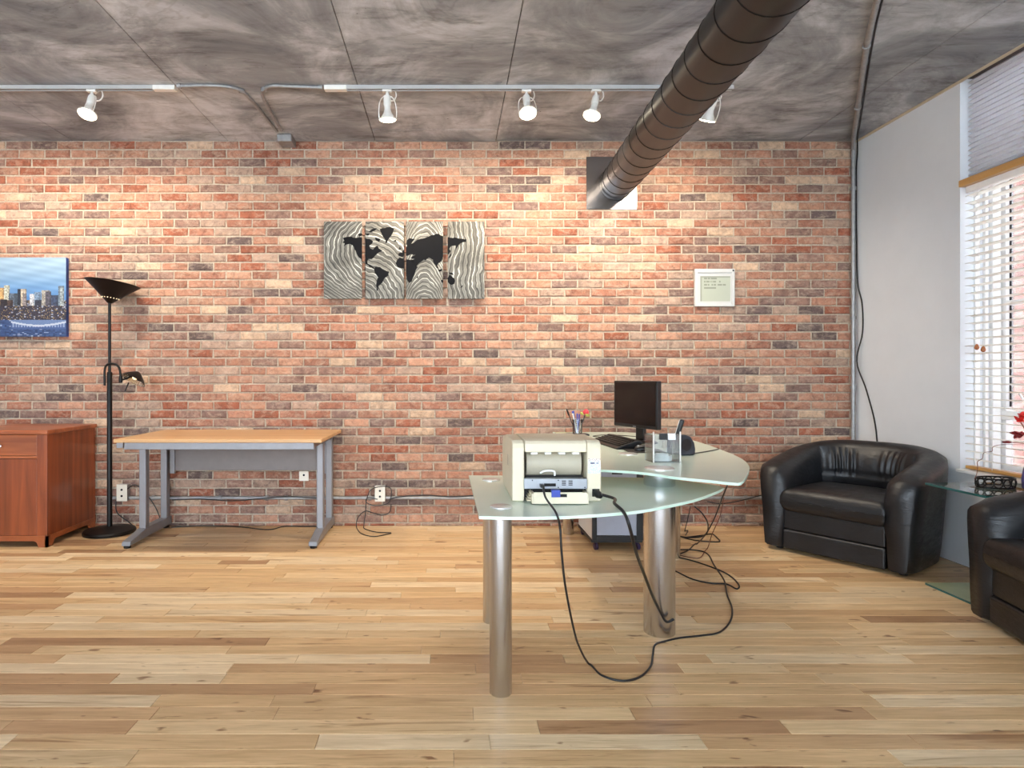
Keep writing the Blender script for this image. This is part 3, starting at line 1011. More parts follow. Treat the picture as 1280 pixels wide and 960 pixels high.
for (c0, c1), label, mt in arts:
    x0, x1 = to_wall(c0, 0, 5.565, 390, 260, ART_Y)[0], to_wall(c1, 0, 5.565, 390, 260, ART_Y)[0]
    xm = (x0 + x1) / 2
    t = thing('map_panel', label, 'wall art', (xm, ART_Y, zB), 0, 'metal world map panels')
    MB().box(x0 - xm, x1 - xm, 0, .010, 0, zA - zB).build('metal_sheet', mt, t, bevel=.002)
    hg = MB()
    hg.box(x0 - xm + .03, x0 - xm + .05, .010, .047, .03, zA - zB - .03)
    hg.box(x1 - xm - .05, x1 - xm - .03, .010, .047, .03, zA - zB - .03)
    hg.build('stand_off', M_BLACKMET, t)
    for poly in CONT:
        pc = clip_x(poly, c0, c1)
        if len(pc) < 3:
            continue
        q = [to_wall(a, b, 5.565, 390, 260, ART_Y) for a, b in pc]
        q = [(a - xm, b - zB) for a, b in q]
        tri = tessellate_polygon([[Vector((a, b, 0)) for a, b in q]])
        n = len(q)
        vs = [(a, -.0022, b) for a, b in q] + [(a, .001, b) for a, b in q]
        fs = [tuple(tr) for tr in tri] + [(i, (i + 1) % n, n + (i + 1) % n, n + i) for i in range(n)]
        MB().add(vs, fs).build('continent', M_MAP, t)

# skyline canvas: print painted per face
def paint_grid(name, w, h, nx, ny, fn, mat, parent, y=0.0, x0=0.0, z0=0.0, dim=1.0):
    vs = [(x0 + w * i / nx, y, z0 + h * j / ny) for j in range(ny + 1) for i in range(nx + 1)]
    fs = [(j * (nx + 1) + i, j * (nx + 1) + i + 1, (j + 1) * (nx + 1) + i + 1, (j + 1) * (nx + 1) + i) for j in range(ny) for i in range(nx)]
    me = bpy.data.meshes.new(name)
    me.from_pydata(vs, [], fs)
    at = me.attributes.new('tint', 'FLOAT_COLOR', 'FACE')
    buf = []
    for j in range(ny):
        for i in range(nx):
            q = lin(*fn((i + .5) / nx, (j + .5) / ny))
            buf += [q[0] * dim, q[1] * dim, q[2] * dim, 1.0]
    at.data.foreach_set('color', buf)
    me.materials.append(mat)
    o = bpy.data.objects.new(name, me)
    COL.objects.link(o)
    o.parent = parent
    return o

CAN_Y = WALL_Y - 0.05
cx1, cz1 = to_wall(660, 95, 8, 0, 310, CAN_Y)
cz0 = to_wall(0, 885, 8, 0, 310, CAN_Y)[1]
CW, CH = 0.95, cz1 - cz0
cxl = cx1 - CW
sr = random.Random(4)
PXW = CW * FPX / CAN_Y * 8            # canvas width in crop pixels
blds = [(-10, 38, 400, (226, 178, 120)), (40, 100, 372, (214, 214, 196)), (85, 172, 450, (96, 110, 128)), (178, 212, 412, (40, 46, 62)), (208, 268, 408, (206, 190, 168)),
        (228, 268, 455, (150, 140, 140)), (300, 345, 462, (222, 224, 232)), (340, 408, 440, (128, 150, 176)), (350, 420, 520, (50, 54, 72)), (415, 500, 425, (176, 170, 160)),
        (450, 512, 436, (92, 88, 100)), (512, 584, 470, (62, 74, 104)), (584, 640, 380, (120, 136, 150)), (604, 640, 395, (176, 186, 188)), (0, 70, 515, (56, 48, 56)), (70, 130, 520, (84, 66, 60))]
xx = -10
while xx > 660 - PXW:
    wd = sr.uniform(34, 80)
    c = sr.uniform(60, 200)
    blds.append((xx - wd, xx, sr.uniform(400, 520), (c, c * 1.0, c * 1.06)))
    xx -= wd * sr.uniform(.7, 1.1)
import functools
@functools.lru_cache(None)
def hsh(a, b):
    return random.Random(a * 7919 + b * 104729 + 13).random()
def skyline(u, v):
    X, Y = 660 - PXW * (1 - u), 885 - 790 * v
    if Y < 575:
        for x0, x1, top, c in reversed(blds):
            if x0 <= X <= x1 and Y >= top:
                k = .72 + .5 * hsh(int(X // 9), int(Y // 12))
                sh_ = 0.8 if (X - x0) > 0.7 * (x1 - x0) else 1
                return tuple(min(255, q * k * sh_) for q in c)
        if Y < 520:
            t = max(0, min(1, (Y - 90) / 400))
            a, b = (168, 196, 220), (84, 140, 206)
            t = t * t * 1.1 if t < .5 else .27 + (t - .5) * 1.3
            n = 6 * math.sin(X * .012 + Y * .05) + 5 * math.sin(Y * .11 - X * .02)
            t = max(0, min(1, t))
            return tuple(a[q] + (b[q] - a[q]) * t + n for q in range(3))
    if Y < 720:
        k = hsh(int(X // 16), int(Y // 9))
        k2 = hsh(int(X // 6), int(Y // 5) + 99)
        if k > .93:
            return (170, 176, 196)
        if k2 > .93:
            return (206, 176, 120)
        base = 30 + 50 * k2
        return (base * .95 + (10 if k < .3 else 0), base * .92, base * 1.2)
    # stadium
    if 110 < X < 660 and 715 < Y < 810:
        curve = 740 + 36 * math.sin((X - 110) / 550 * math.pi)
        if abs(Y - curve) < 9:
            return (206, 216, 236)
        if curve < Y < 790 and int(X / 14) % 2:
            return (150, 168, 206)
        if Y < curve:
            return (98, 124, 172) if (X + Y * 2) % 30 < 18 else (132, 154, 196)
        return (74, 98, 152)
    k = hsh(int(X // 22), int(Y // 7) + 7)
    if k > .955:
        return (176, 190, 220)
    return (34 + 40 * k, 56 + 46 * k, 104 + 50 * k)
ct = thing('canvas_picture', 'stretched canvas print of a city skyline hanging over the cherry cabinet', 'picture', (cxl, CAN_Y, cz0))
MB().box(0, CW, .0006, .034, 0, CH).build('canvas_wrap', simple('navy_canvas_side', (40, 62, 120), 0.7, var=.5, scale=6), ct)
paint_grid('skyline_print', CW, CH, 190, 128, skyline, M_PRINT, ct, dim=0.62)

# white framed certificate
fx0, fz1 = to_wall(120, 150, 13.71, 860, 325, WALL_Y - .04)
fx1, fz0 = to_wall(803, 795, 13.71, 860, 325, WALL_Y - .04)
ft = thing('framed_certificate', 'small white framed document hanging alone on the brick above the monitor', 'picture frame', ((fx0 + fx1) / 2, WALL_Y - .04, fz0))
fw, fh = fx1 - fx0, fz1 - fz0
b = MB()
for (p, q, r, s) in ((-fw / 2, -fw / 2 + .022, 0, fh), (fw / 2 - .022, fw / 2, 0, fh), (-fw / 2 + .022, fw / 2 - .022, 0, .02), (-fw / 2 + .022, fw / 2 - .022, fh - .03, fh)):
    b.box(p, q, 0, .022, r, s)
b.build('frame', M_FRAME, ft, bevel=.002)
MB().box(-fw / 2 + .022, fw / 2 - .022, .008, .02, .02, fh - .03).build('mat_board', M_FRAME, ft)
def cert(u, v):
    r = int((1 - v) * 16)
    line = r % 2 == 1 and r < 9 and u > .12 and u < .55 + .4 * hsh(r, 3)
    g = 1 - (.22 if (line and hsh(int(u * 40), r) > .3) else 0) - (.15 if v > .95 or u < .04 else 0)
    return (214 * g, 220 * g, 200 * g)
paint_grid('document', fw - .076, fh - .096, 40, 32, cert, M_LABEL, ft, .0072, -fw / 2 + .044, .04, dim=.6)
MB().box(fw / 2 - .018, fw / 2 - .007, -.002, 0, fh - .02, fh - .008).build('corner_tag', M_BLACK, ft)

# ------------------------------------------------------------------ cherry cabinet
cb_ = thing('wooden_cabinet', 'cherry wood cabinet with one drawer and one door against the brick', 'cabinet', (-3.06, 4.25, 0))
CWD, CDP, CHT = 0.315, 0.59, 0.80
m = MB()
m.box(-CWD, CWD, .02, CDP - .015, .075, CHT - .03)
m.build('body', M_CHERRY, cb_)
m = MB()
m.box(CWD - .07, CWD, 0, .022, .055, CHT - .03)
m.build('stile', M_CHERRY, cb_, bevel=.003)
MB().box(-CWD, -CWD + .07, 0, .022, .055, CHT - .03).build('stile', M_CHERRY, cb_, bevel=.003)
MB().box(-CWD + .07, CWD - .07, 0.002, .022, .606, .622).build('rail', M_CHERRY_X, cb_, bevel=.002)
MB().box(-CWD - .02, CWD + .012, -.018, CDP - .005, CHT - .03, CHT).build('top', M_CHERRY_X, cb_, bevel=.006)
dr = MB().box(-CWD + .073, CWD - .073, .004, .03, .625, CHT - .034).build('drawer', M_CHERRY_X, cb_, bevel=.003)
MB().lathe([(.006, 0), (.006, .012), (.014, .018), (.014, .024), (.006, .029)], 16, axis_matrix(Vector((0, .005, .69)), (0, -1, 0))).build('knob', M_CHROME, dr, smooth=40)
dr = MB().box(-CWD + .073, CWD - .073, .004, .03, .078, .603).build('door', M_CHERRY, cb_, bevel=.003)
MB().lathe([(.006, 0), (.006, .012), (.014, .018), (.014, .024), (.006, .029)], 16, axis_matrix(Vector((-CWD + .11, .005, .5)), (0, -1, 0))).build('knob', M_CHROME, dr, smooth=40)
# bracket-foot plinth: front and side
def bracket(L, h, foot, t):
    return [(0, 0), (foot * .8, 0), (foot * .9, h * .25), (foot, h * .45), (foot * 1.25, h * .55), (L - foot * 1.25, h * .55), (L - foot, h * .45), (L - foot * .9, h * .25), (L - foot * .8, 0), (L, 0), (L, h), (0, h)]
Mx = Matrix(((1, 0, 0, -CWD), (0, 0, -1, .012), (0, 1, 0, 0), (0, 0, 0, 1)))
MB().prism(bracket(CWD * 2 + .004, .078, .075, .02), 0, .016, Mx).build('plinth_front', M_CHERRY_X, cb_)
My = Matrix(((0, 0, 1, CWD - .012), (1, 0, 0, -.004), (0, 1, 0, 0), (0, 0, 0, 1)))
MB().prism(bracket(CDP - .015, .078, .075, .02), 0, .016, My).build('plinth_side', M_CHERRY_X, cb_)
My = Matrix(((0, 0, 1, -CWD - .004), (1, 0, 0, -.004), (0, 1, 0, 0), (0, 0, 0, 1)))
MB().prism(bracket(CDP - .015, .078, .075, .02), 0, .016, My).build('plinth_side', M_CHERRY_X, cb_)

# ------------------------------------------------------------------ torchiere floor lamp
LY = 4.64
lp = thing('floor_lamp', 'tall black torchiere floor lamp with side reading light', 'floor lamp', ((137 - CX) * LY / FPX, LY, 0))
MB().lathe([(.165, 0), (.178, .004), (.180, .018), (.172, .028), (.13, .036), (.05, .046), (.028, .052)], 48).build('base', M_BLACKMET, lp, smooth=35)
def lz(py):
    return CAMH - (py - CY) * LY / FPX
MB().lathe([(.0185, .045), (.0185, lz(466)), (.016, lz(465))], 20).build('lower_pole', M_BLACKMET, lp, smooth=40)
MB().lathe([(.0105, lz(466)), (.0105, lz(377))], 16).build('upper_pole', M_BLACKMET, lp, smooth=40)
Ms = Matrix.Translation((0, 0, lz(379))) @ Matrix.Rotation(math.radians(7), 4, 'Y') @ Matrix.Rotation(math.radians(-4), 4, 'X')
MB().lathe([(.016, 0), (.05, .03), (.12, .095), (.185, .148), (.188, .15), (.182, .149), (.118, .099), (.046, .036), (.012, .01)], 48, Ms, True, True).build('bowl_shade', M_BLACKMET, lp, smooth=40)
for k in range(18):
    a = 2 * math.pi * k / 18
    p = Ms @ Vector((.060 * math.cos(a), .060 * math.sin(a), .0375))
    n = (Ms.to_3x3() @ Vector((math.cos(a) * .65, math.sin(a) * .65, -.76))).normalized()
    MB().lathe([(.0042, 0), (.0042, .0022)], 8, axis_matrix(p, n)).build('vent_hole', M_BULB, lp)
def lxz(px, py, dy=0.0):
    return Vector(((px - 137) * LY / FPX, dy, lz(py)))
arm = [lxz(133.5, 482, -.028), lxz(133.3, 466, -.028), lxz(135, 458, -.03), lxz(140, 455, -.035), lxz(148, 455.5, -.04), lxz(153, 460, -.045), lxz(155, 468, -.05), lxz(155.3, 473, -.05)]
MB().tube(arm, .0085, 10, smooth=6).build('reading_arm', M_BLACKMET, lp, smooth=60)
MB().lathe([(.012, -.02), (.014, 0), (.012, .03)], 14, Matrix.Translation(lxz(155.3, 475, -.05))).build('arm_joint', M_BLACKMET, lp, smooth=40)
rc = lxz(177, 466, -.05)
rdir = Vector((-.35, -.45, -.85)).normalized()
Mr = axis_matrix(rc, rdir)
rs = MB().lathe([(.012, -.005), (.03, .006), (.065, .036), (.09, .066), (.0885, .067), (.063, .040), (.028, .011), (.01, .004)], 36, Mr, True, True).build('reading_shade', M_BLACKMET, lp, smooth=40)
MB().lathe([(.0865, .0655), (.0615, .0385), (.028, .0095)], 36, Mr, False, True).build('reflector', M_REFLECTOR, rs, smooth=40)
MB().lathe([(.008, .012), (.016, .026), (.02, .042), (.014, .056), (.004, .06)], 18, Mr).build('bulb', M_BULB, rs, smooth=60)
MB().tube([rc, lxz(163, 473, -.05), lxz(156, 475, -.05)], .007, 8).build('shade_bracket', M_BLACKMET, lp, smooth=40)
hp = Mr @ Vector((.0, .0, .055))
MB().tube([lxz(167, 478, -.07), lxz(164, 489, -.09)], .005, 8).build('shade_handle', M_BLACKMET, lp, smooth=40)

# ------------------------------------------------------------------ beech desk with silver C-legs
dk = thing('office_desk', 'beech-topped office desk with silver metal legs against the brick wall', 'desk', (-1.5225, 4.46, 0))
DX, DYF, DYB, DZ = 0.6825, 4.085 - 4.46, 4.83 - 4.46, 0.754
MB().box(-DX, DX, DYF, DYB, DZ - .024, DZ).build('desktop', M_BEECH, dk, bevel=.004)
MB().box(-DX + .055, DX - .055, DYF + .03, DYF + .055, DZ - .072, DZ - .024).build('front_beam', M_SILVER, dk, bevel=.003)
MB().box(-DX + .055, DX - .055, DYB - .075, DYB - .05, DZ - .072, DZ - .024).build('rear_beam', M_SILVER, dk, bevel=.003)
for s, xx in ((-1, -2.19 + 1.5225), (1, -0.925 + 1.5225)):
    MB().box(xx - .022, xx + .022, DYF + .05, DYB - .02, DZ - .064, DZ - .024).build('side_beam', M_SILVER, dk, bevel=.003)
    for yy in (4.47 - 4.46, 4.80 - 4.46):
        MB().box(xx - .024, xx + .024, yy - .03, yy + .03, .05, DZ - .06).build('leg', M_SILVER, dk, bevel=.006)
    ft_ = MB()
    prof = [(4.21 - 4.46, .018), (4.21 - 4.46 + .012, .045), (4.3 - 4.46, .058), (4.44 - 4.46, .085), (4.845 - 4.46, .085), (4.845 - 4.46, .022), (4.5 - 4.46, .022)]
    Mf = Matrix(((0, 0, 1, xx - .03), (1, 0, 0, 0), (0, 1, 0, 0), (0, 0, 0, 1)))
    fo = ft_.prism(prof, 0, .06, Mf).build('foot', M_SILVER, dk, bevel=.005)
    for yy in (4.235 - 4.46, 4.81 - 4.46):
        MB().lathe([(.022, 0), (.024, .012), (.012, .024)], 16, Matrix.Translation((xx, yy, 0))).build('glide', M_RUBBER, fo, smooth=40)
MB().box(-.585, .60 - .06, DYB - .045, DYB - .035, .445, DZ - .05).build('modesty_panel', M_PANELGREY, dk, bevel=.002)
for xx in (-.605, .555):
    MB().box(xx - .018, xx + .018, DYB - .052, DYB - .028, .42, DZ - .05).build('panel_bracket', M_SILVER, dk, bevel=.003)
for k in range(8):
    MB().lathe([(.005, 0), (.005, .002)], 8, axis_matrix(Vector((-.5 + .13 * k, DYB - .0455, .64)), (0, -1, 0))).build('panel_rivet', M_SILVER, dk)

# ------------------------------------------------------------------ conduit, outlets and cables at the foot of the brick wall
CZ = CAMH - (622.5 - CY) * (WALL_Y - .03) / FPX
pipe('wall_conduit', 'grey metal conduit running low along the brick wall behind the desks', [(-2.66, WALL_Y - .029, CZ), (3.05, WALL_Y - .029, CZ)], 0.013,
     clips=[((q, WALL_Y - .029, CZ), (1, 0, 0)) for q in (-2.3, -1.78, -1.42, -1.27, -.62, -.15, .5, 1.1, 1.9, 2.3)])
def outlet(px, py, w_, h_, d_, label, holes):
    p = depth_pt(px, py, WALL_Y - .012 - d_)
    t = thing('wall_outlet', label, 'outlet', p)
    MB().box(-w_ / 2, w_ / 2, 0, d_, -h_ / 2, h_ / 2).build('box', M_GALV if d_ > .03 else M_OUTLET, t, bevel=.003)
    MB().box(-w_ / 2 - .002, w_ / 2 + .002, -.005, 0, -h_ / 2 - .002, h_ / 2 + .002).build('face_plate', M_OUTLET, t, bevel=.002)
    for hz in holes:
        MB().lathe([(.0085, 0), (.0085, .003)], 12, axis_matrix(Vector((0, -.0045, hz)), (0, -1, 0))).build('socket', M_DARKSLOT, t)
outlet(152.5, 616, .078, .125, .05, 'double outlet box on the conduit right beside the floor lamp pole', (.024, -.024))
outlet(475, 617, .075, .118, .05, 'double outlet box with cable loops between the beech desk and the glass desk', (.022, -.022))
outlet(380, 595, .07, .072, .008, 'small square ivory outlet plate set in the brick under the beech desk', (.008,))

def cable(name, label, pts, r=0.0045, sub=7, mat=M_BLACK, group=None, ends=None):
    p0 = Vector(pts[0])
    pts = [Vector(p) for p in pts]
    o = MB().tube([p - p0 for p in pts], r, 7, smooth=sub, zmin=r + .0005 - p0.z).build(name, mat, smooth=60, loc=p0)
    return tag(o, label, 'cable', group)
WY = WALL_Y - .055
wp = lambda x, y, d=WY: depth_pt(x, y, d)
fl = lambda x, y, r=.005: plane_pt(x, y, r)
cable('power_cable', 'thin dark cable sagging along the conduit beneath the beech desk', [wp(215, 625), wp(250, 624), wp(290, 626), wp(320, 624), wp(360, 621), wp(398, 623)], .004)
cable('power_cable', 'dark cord dropping from the lamp outlet behind the desk leg to the floor', [wp(158, 612), wp(168, 606), wp(178, 612), wp(192, 630), wp(199, 645), fl(203, 658)], .004)
cable('power_cable', 'black cord running from the floor lamp base up to the outlet', [fl(168, 660), fl(167, 657.8), wp(160, 652), wp(146, 640, WY - .01), wp(146, 622, WY), wp(151, 616, WY)], .004)
cable('power_cable', 'dark cable lying wavy on the floor between the beech desk legs', [fl(214, 659), fl(240, 657.6), fl(270, 657.4), fl(300, 658.6), fl(335, 662), fl(355, 658), fl(378, 658), fl(398, 658)], .004)
cable('power_cable', 'thin brown cable coiled tightly round the outlet box between the desks', [wp(472, 624, WY - .02), wp(460, 622, WY - .03), wp(458, 628, WY - .03), wp(470, 632, WY - .03), wp(486, 628, WY - .03), wp(489, 612, WY - .02), wp(480, 608, WY - .02), wp(464, 612, WY - .03), wp(458, 626, WY - .04), wp(457, 640, WY - .04), wp(455, 656, WY - .04), fl(456, 661), fl(470, 665), fl(489, 666)], .0035)
cable('power_cable', 'thin brown cable looping wide to the floor below the outlet box', [wp(489, 630, WY), wp(487, 640, WY - .02), wp(478, 644, WY - .03), wp(466, 641, WY - .04), wp(456, 639, WY - .05), wp(447, 648, WY - .06), fl(446, 660), fl(452, 667), fl(468, 670.5), fl(489, 666.5)], .0035)
cable('power_cable', 'black cable lying along the conduit from the outlet box toward the glass desk', [wp(487, 624), wp(500, 621), wp(530, 619), wp(565, 621), wp(610, 619), wp(700, 621)], .005)

# ------------------------------------------------------------------ glass desk: two frosted slabs on steel posts
gd = thing('glass_desk', 'two-level frosted green glass desk on brushed steel posts', 'desk', (0.55, 2.7, 0))
G0 = Vector((0.55, 2.7, 0))
ZL, ZU = 0.670, 0.745
def smooth_poly(pts, corner, sub=8):
    """closed outline: straight at corners flagged, curved elsewhere"""
    out = []
    n = len(pts)
    P = [Vector((a, b, 0)) for a, b in pts]
    for i in range(n):
        p1, p2 = P[i], P[(i + 1) % n]
        p0 = P[(i - 1) % n] if not corner[i] else p1 * 2 - p2
        p3 = P[(i + 2) % n] if not corner[(i + 1) % n] else p2 * 2 - p1
        if corner[i] and corner[(i + 1) % n]:
            out.append(p1)
            continue
        for k in range(sub):
            t = k / sub
            out.append(0.5 * ((2 * p1) + (p2 - p0) * t + (2 * p0 - 5 * p1 + 4 * p2 - p3) * t * t + (3 * p1 - p0 - 3 * p2 + p3) * t ** 3))
    return [(p.x, p.y) for p in out]
def slab(name, pts, corner, ztop, th):
    poly = smooth_poly(pts, corner)
    area = sum(poly[i][0] * poly[(i + 1) % len(poly)][1] - poly[(i + 1) % len(poly)][0] * poly[i][1] for i in range(len(poly)))
    if area < 0:
        poly = poly[::-1]
    poly = [(a - G0.x, b - G0.y) for a, b in poly]
    o = MB().prism(poly, ztop - th, ztop).build(name, M_FROST, gd, bevel=.002, bseg=2)
    c = Vector((sum(a for a, b in poly) / len(poly), sum(b for a, b in poly) / len(poly)))
    n = len(poly)
    rim_o = []
    for i in range(n):
        t = Vector(poly[(i + 1) % n]) - Vector(poly[i - 1])
        nn = Vector((t.y, -t.x)).normalized()
        rim_o.append((poly[i][0] + nn.x * .0008, poly[i][1] + nn.y * .0008))
    vs = [(a, b, ztop - th + .0022) for a, b in rim_o] + [(a, b, ztop - .0022) for a, b in rim_o]
    vs += [(a, b, ztop - th + .0022) for a, b in poly] + [(a, b, ztop - .0022) for a, b in poly]
    fs = []
    for i in range(n):
        j = (i + 1) % n
        fs += [(i, j, n + j, n + i), (2 * n + j, 2 * n + i, 3 * n + i, 3 * n + j), (i, 2 * n + i, 2 * n + j, j), (n + i, n + j, 3 * n + j, 3 * n + i)]
    MB().add(vs, fs).build('polished_edge', M_FROSTEDGE, o, smooth=40)
    return o
def at_z(px, py, z):
    p = plane_pt(px, py, z)
    return (p.x, p.y)
low = [at_z(x, y, ZL) for x, y in ((599, 645), (650, 646), (717, 644.5), (780, 640), (806, 637), (838, 631), (869, 624), (893, 615.5), (903.5, 610.5), (902, 608), (884, 605), (850, 600.5))]
low += [at_z(800, 597, ZL), at_z(700, 595, ZL), at_z(586, 594, ZL)]
slab('lower_glass_top', low, [1, 0, 0, 0, 0, 0, 0, 0, 0, 0, 0, 1, 1, 1, 1], ZL, .012)
up = [at_z(x, y, ZU) for x, y in ((744, 586.5), (790, 589), (822, 592.5), (844, 596), (885, 600), (914, 603), (926, 603), (932, 597), (936.5, 587), (935, 580), (926, 572.5), (908, 564.5), (885, 556), (862, 549.5))]
up += [(1.52, 4.55), (1.30, 4.72), (0.78, 4.72)]
slab('upper_glass_top', up, [1, 0, 0, 0, 0, 0, 0, 0, 0, 0, 0, 0, 0, 0, 0, 1, 1], ZU, .012)
def post(x, y, r, z0, z1, name='leg', mat=M_STEEL):
    return MB().lathe([(r - .002, z0), (r, z0 + .003), (r, z1)], 40, Matrix.Translation((x - G0.x, y - G0.y, 0))).build(name, mat, gd, smooth=40)
def disc(x, y, r, z):
    return MB().lathe([(r, z), (r, z + .004), (r - .004, z + .006)], 36, Matrix.Translation((x - G0.x, y - G0.y, 0))).build('cap_disc', M_CAP, gd, smooth=35)
post(0.188, 2.295, .041, 0, ZL - .0122)
post(0.200, 2.965, .041, 0, ZL - .0122)
post(0.956, 2.840, .069, 0, ZL - .0122)
post(0.956, 2.840, .069, ZL + .0002, ZU - .0122, 'spacer_drum')
post(0.880, 4.62, .041, 0, ZU - .0122)
post(1.445, 4.02, .041, 0, ZU - .0122)
disc(0.195, 2.36, .042, ZL)
disc(0.198, 2.98, .042, ZL)
disc(0.956, 2.84, .066, ZU)
disc(0.965, 3.37, .05, ZU)

# ------------------------------------------------------------------ laser printer (its rear faces the room)
pr = thing('laser_printer', 'beige laser printer with open rear paper tray on the glass desk', 'printer', (0.423, 2.46, ZL + .0005))
PWd, PD, PH = 0.176, 0.46, 0.240
# side cheeks with curved top
prof = [(0.0, 0.0), (PD - .03, 0.0), (PD, .05), (PD, PH - .06), (PD - .05, PH - .015), (PD - .18, PH), (.03, PH), (.008, PH - .01), (0, PH - .03)]
Mp = Matrix(((0, 0, 1, -PWd), (1, 0, 0, 0), (0, 1, 0, 0), (0, 0, 0, 1)))
MB().prism(prof, 0, .048, Mp).build('side_cheek', M_BEIGE, pr, bevel=.006)
Mp2 = Matrix(((0, 0, 1, PWd - .056), (1, 0, 0, 0), (0, 1, 0, 0), (0, 0, 0, 1)))
sc = MB().prism(prof, 0, .056, Mp2).build('side_cheek', M_BEIGE, pr, bevel=.006)
top = [(.0, PH - .046), (.0, PH - .012), (.012, PH - .001), (.05, PH + .004), (PD - .18, PH + .004), (PD - .06, PH - .008), (PD - .06, PH - .046)]
Mp3 = Matrix(((0, 0, 1, -PWd + .05), (1, 0, 0, 0), (0, 1, 0, 0), (0, 0, 0, 1)))
MB().prism(top, 0, PWd * 2 - .108, Mp3).build('top_cover', M_BEIGE, pr, bevel=.004)
MB().box(-PWd + .048, PWd - .056, PD - .30, PD - .02, .02, PH - .046).build('rear_shell', M_BEIGE_D, pr)
MB().lathe([(.062, -.11), (.062, .11)], 32, axis_matrix(Vector((-.004, .10, .142)), (1, 0, 0)), True, True).build('paper_drum', M_BEIGE_D, pr, smooth=40)
for k in range(4):
    MB().box(-.10 + k * .055, -.074 + k * .055, .012, .035, PH - .056, PH - .046).build('guide_rib', M_WHITE, pr, bevel=.002)
MB().box(-.118, .108, .03, .05, .085, .098).build('slot', M_DARKSLOT, pr)
hdl = MB().tube([(-.06, .03, .108), (-.045, .018, .118), (-.01, .016, .118), (-.004, .022, .10)], .004, 7, smooth=4)
hdl.build('release_lever', M_WHITE, pr, smooth=60)
gp = MB().box(-.130, .118, -.012, .02, .052, .092).build('connector_panel', M_GREY, pr, bevel=.002)
MB().box(-.052, -.006, -.015, -.012, .062, .074).build('parallel_port', M_DARKSLOT, gp, bevel=.001)
for kx in (.018, .044):
    for kz in range(4):
        MB().box(kx, kx + .016, -.0128, -.012, .066 + kz * .0055, .069 + kz * .0055).build('vent_slot', M_DARKSLOT, gp)
for kx, kz in ((-.098, .086), (.004, .086), (.004, .058), (.108, .058)):
    MB().lathe([(.0025, 0), (.0025, .002)], 8, axis_matrix(Vector((kx, -.0118, kz)), (0, -1, 0))).build('screw', M_DARKSLOT, gp)
MB().box(-.128, .118, .02, .24, .006, .050).build('tray_bay', M_DARKSLOT, pr)
tr = MB()
tr.box(-.100, .106, -.066, -.058, .004, .048)
tr.box(-.100, .106, -.058, .02, .004, .010)
tr.box(-.106, -.100, -.066, .02, .004, .044)
tr.box(.106, .112, -.066, .02, .004, .044)
tray = tr.build('paper_tray', M_BEIGE, pr, bevel=.0015)
MB().box(-.032, .002, -.071, -.05, .030, .058).build('paper_guide', M_BLUE, tray, bevel=.002)
MB().box(.002, .028, -.0668, -.0655, .030, .042).build('finger_notch', M_DARKSLOT, tray)
for k in range(4):
    MB().box(-.122 + k * .004, -.100 + k * .002, -.04 + .004 * k, .02, .010 + k * .009, .014 + k * .009).build('tray_rib', M_BEIGE, tray)
def lab(u, v):
    r = int((1 - v) * 22)
    if r < 4:
        return (226, 222, 214) if hsh(int(u * 14), r) > .35 else (176, 150, 140)
    if r in (6, 7):
        return (70, 74, 96) if .15 < u < .85 and hsh(int(u * 60), 1) > .3 else (226, 228, 232)
    return (190, 198, 216) if hsh(int(u * 22), r) > .5 else (224, 226, 232)
paint_grid('rating_label', .048, .058, 40, 44, lab, M_LABEL, pr, -.0008, PWd - .052, .112)
MB().box(-PWd - .001, -PWd, .16, .19, .12, .165).build('side_vent', M_BEIGE_D, pr)
ps = MB().box(PWd - .036, PWd - .008, -.004, .0, .02, .05).build('power_inlet', M_DARKSLOT, pr)

pc_pts = [Vector((0.423 + PWd - .022, 2.452, ZL + .036)), Vector((0.423 + PWd - .010, 2.42, ZL + .032))]
A_ = pc_pts[-1]
cab = [Vector((0.423 + PWd - .022, 2.440, ZL + .036)), Vector((0.632, 2.39, ZL + .026)), depth_pt(768, 629, 2.31), depth_pt(779, 639.5, 2.25), depth_pt(786, 655, 2.20), depth_pt(795, 690, 2.28), depth_pt(806, 720, 2.46), depth_pt(817, 748, 2.63), depth_pt(826, 766, 2.73), depth_pt(833, 777, 2.75), fl(843, 775, .1) * 0 + depth_pt(842, 774, 2.757)]
pcb = thing('printer_power_cord', 'thick black power cord hanging from the printer socket to the wide steel post', 'cable', cab[0])
MB().tube([p - cab[0] for p in cab], .006, 8, smooth=7).build('cord', M_BLACK, pcb, smooth=60)
MB().lathe([(.008, -.012), (.014, -.01), (.015, .012), (.008, .03)], 14, axis_matrix(Vector((0, 0, 0)), (.3, -1, -.25))).build('plug', M_BLACK, pcb, smooth=40)
dc = [Vector((0.423 - .062, 2.435, ZL + .068)), Vector((0.362, 2.41, ZL + .070)), depth_pt(682, 622, 2.33), depth_pt(695, 641, 2.20), depth_pt(700, 660, 2.2), depth_pt(702, 690, 2.2), depth_pt(707, 735, 2.22), depth_pt(718, 790, 2.30), depth_pt(726, 813, 2.40), fl(736, 830), fl(752, 844), fl(778, 851), fl(800, 846), fl(813, 833), fl(816, 818), fl(819, 806), fl(833, 801), fl(852, 797), fl(880, 794), fl(900, 790), fl(913, 776), fl(915, 760), fl(909, 744), fl(905, 725), fl(893, 707), fl(884, 692), fl(868, 687.5), fl(846, 687)]
dcb = thing('printer_data_cable', 'long black data cable drooping from the printer rear and winding across the floor', 'cable', dc[0])
MB().tube([p - dc[0] for p in dc], .0042, 8, smooth=8, zmin=.0047 - dc[0].z).build('cord', M_BLACK, dcb, smooth=60)
MB().box(-.008, .008, -.018, .012, -.006, .006).build('plug', M_BLACK, dcb, bevel=.002)
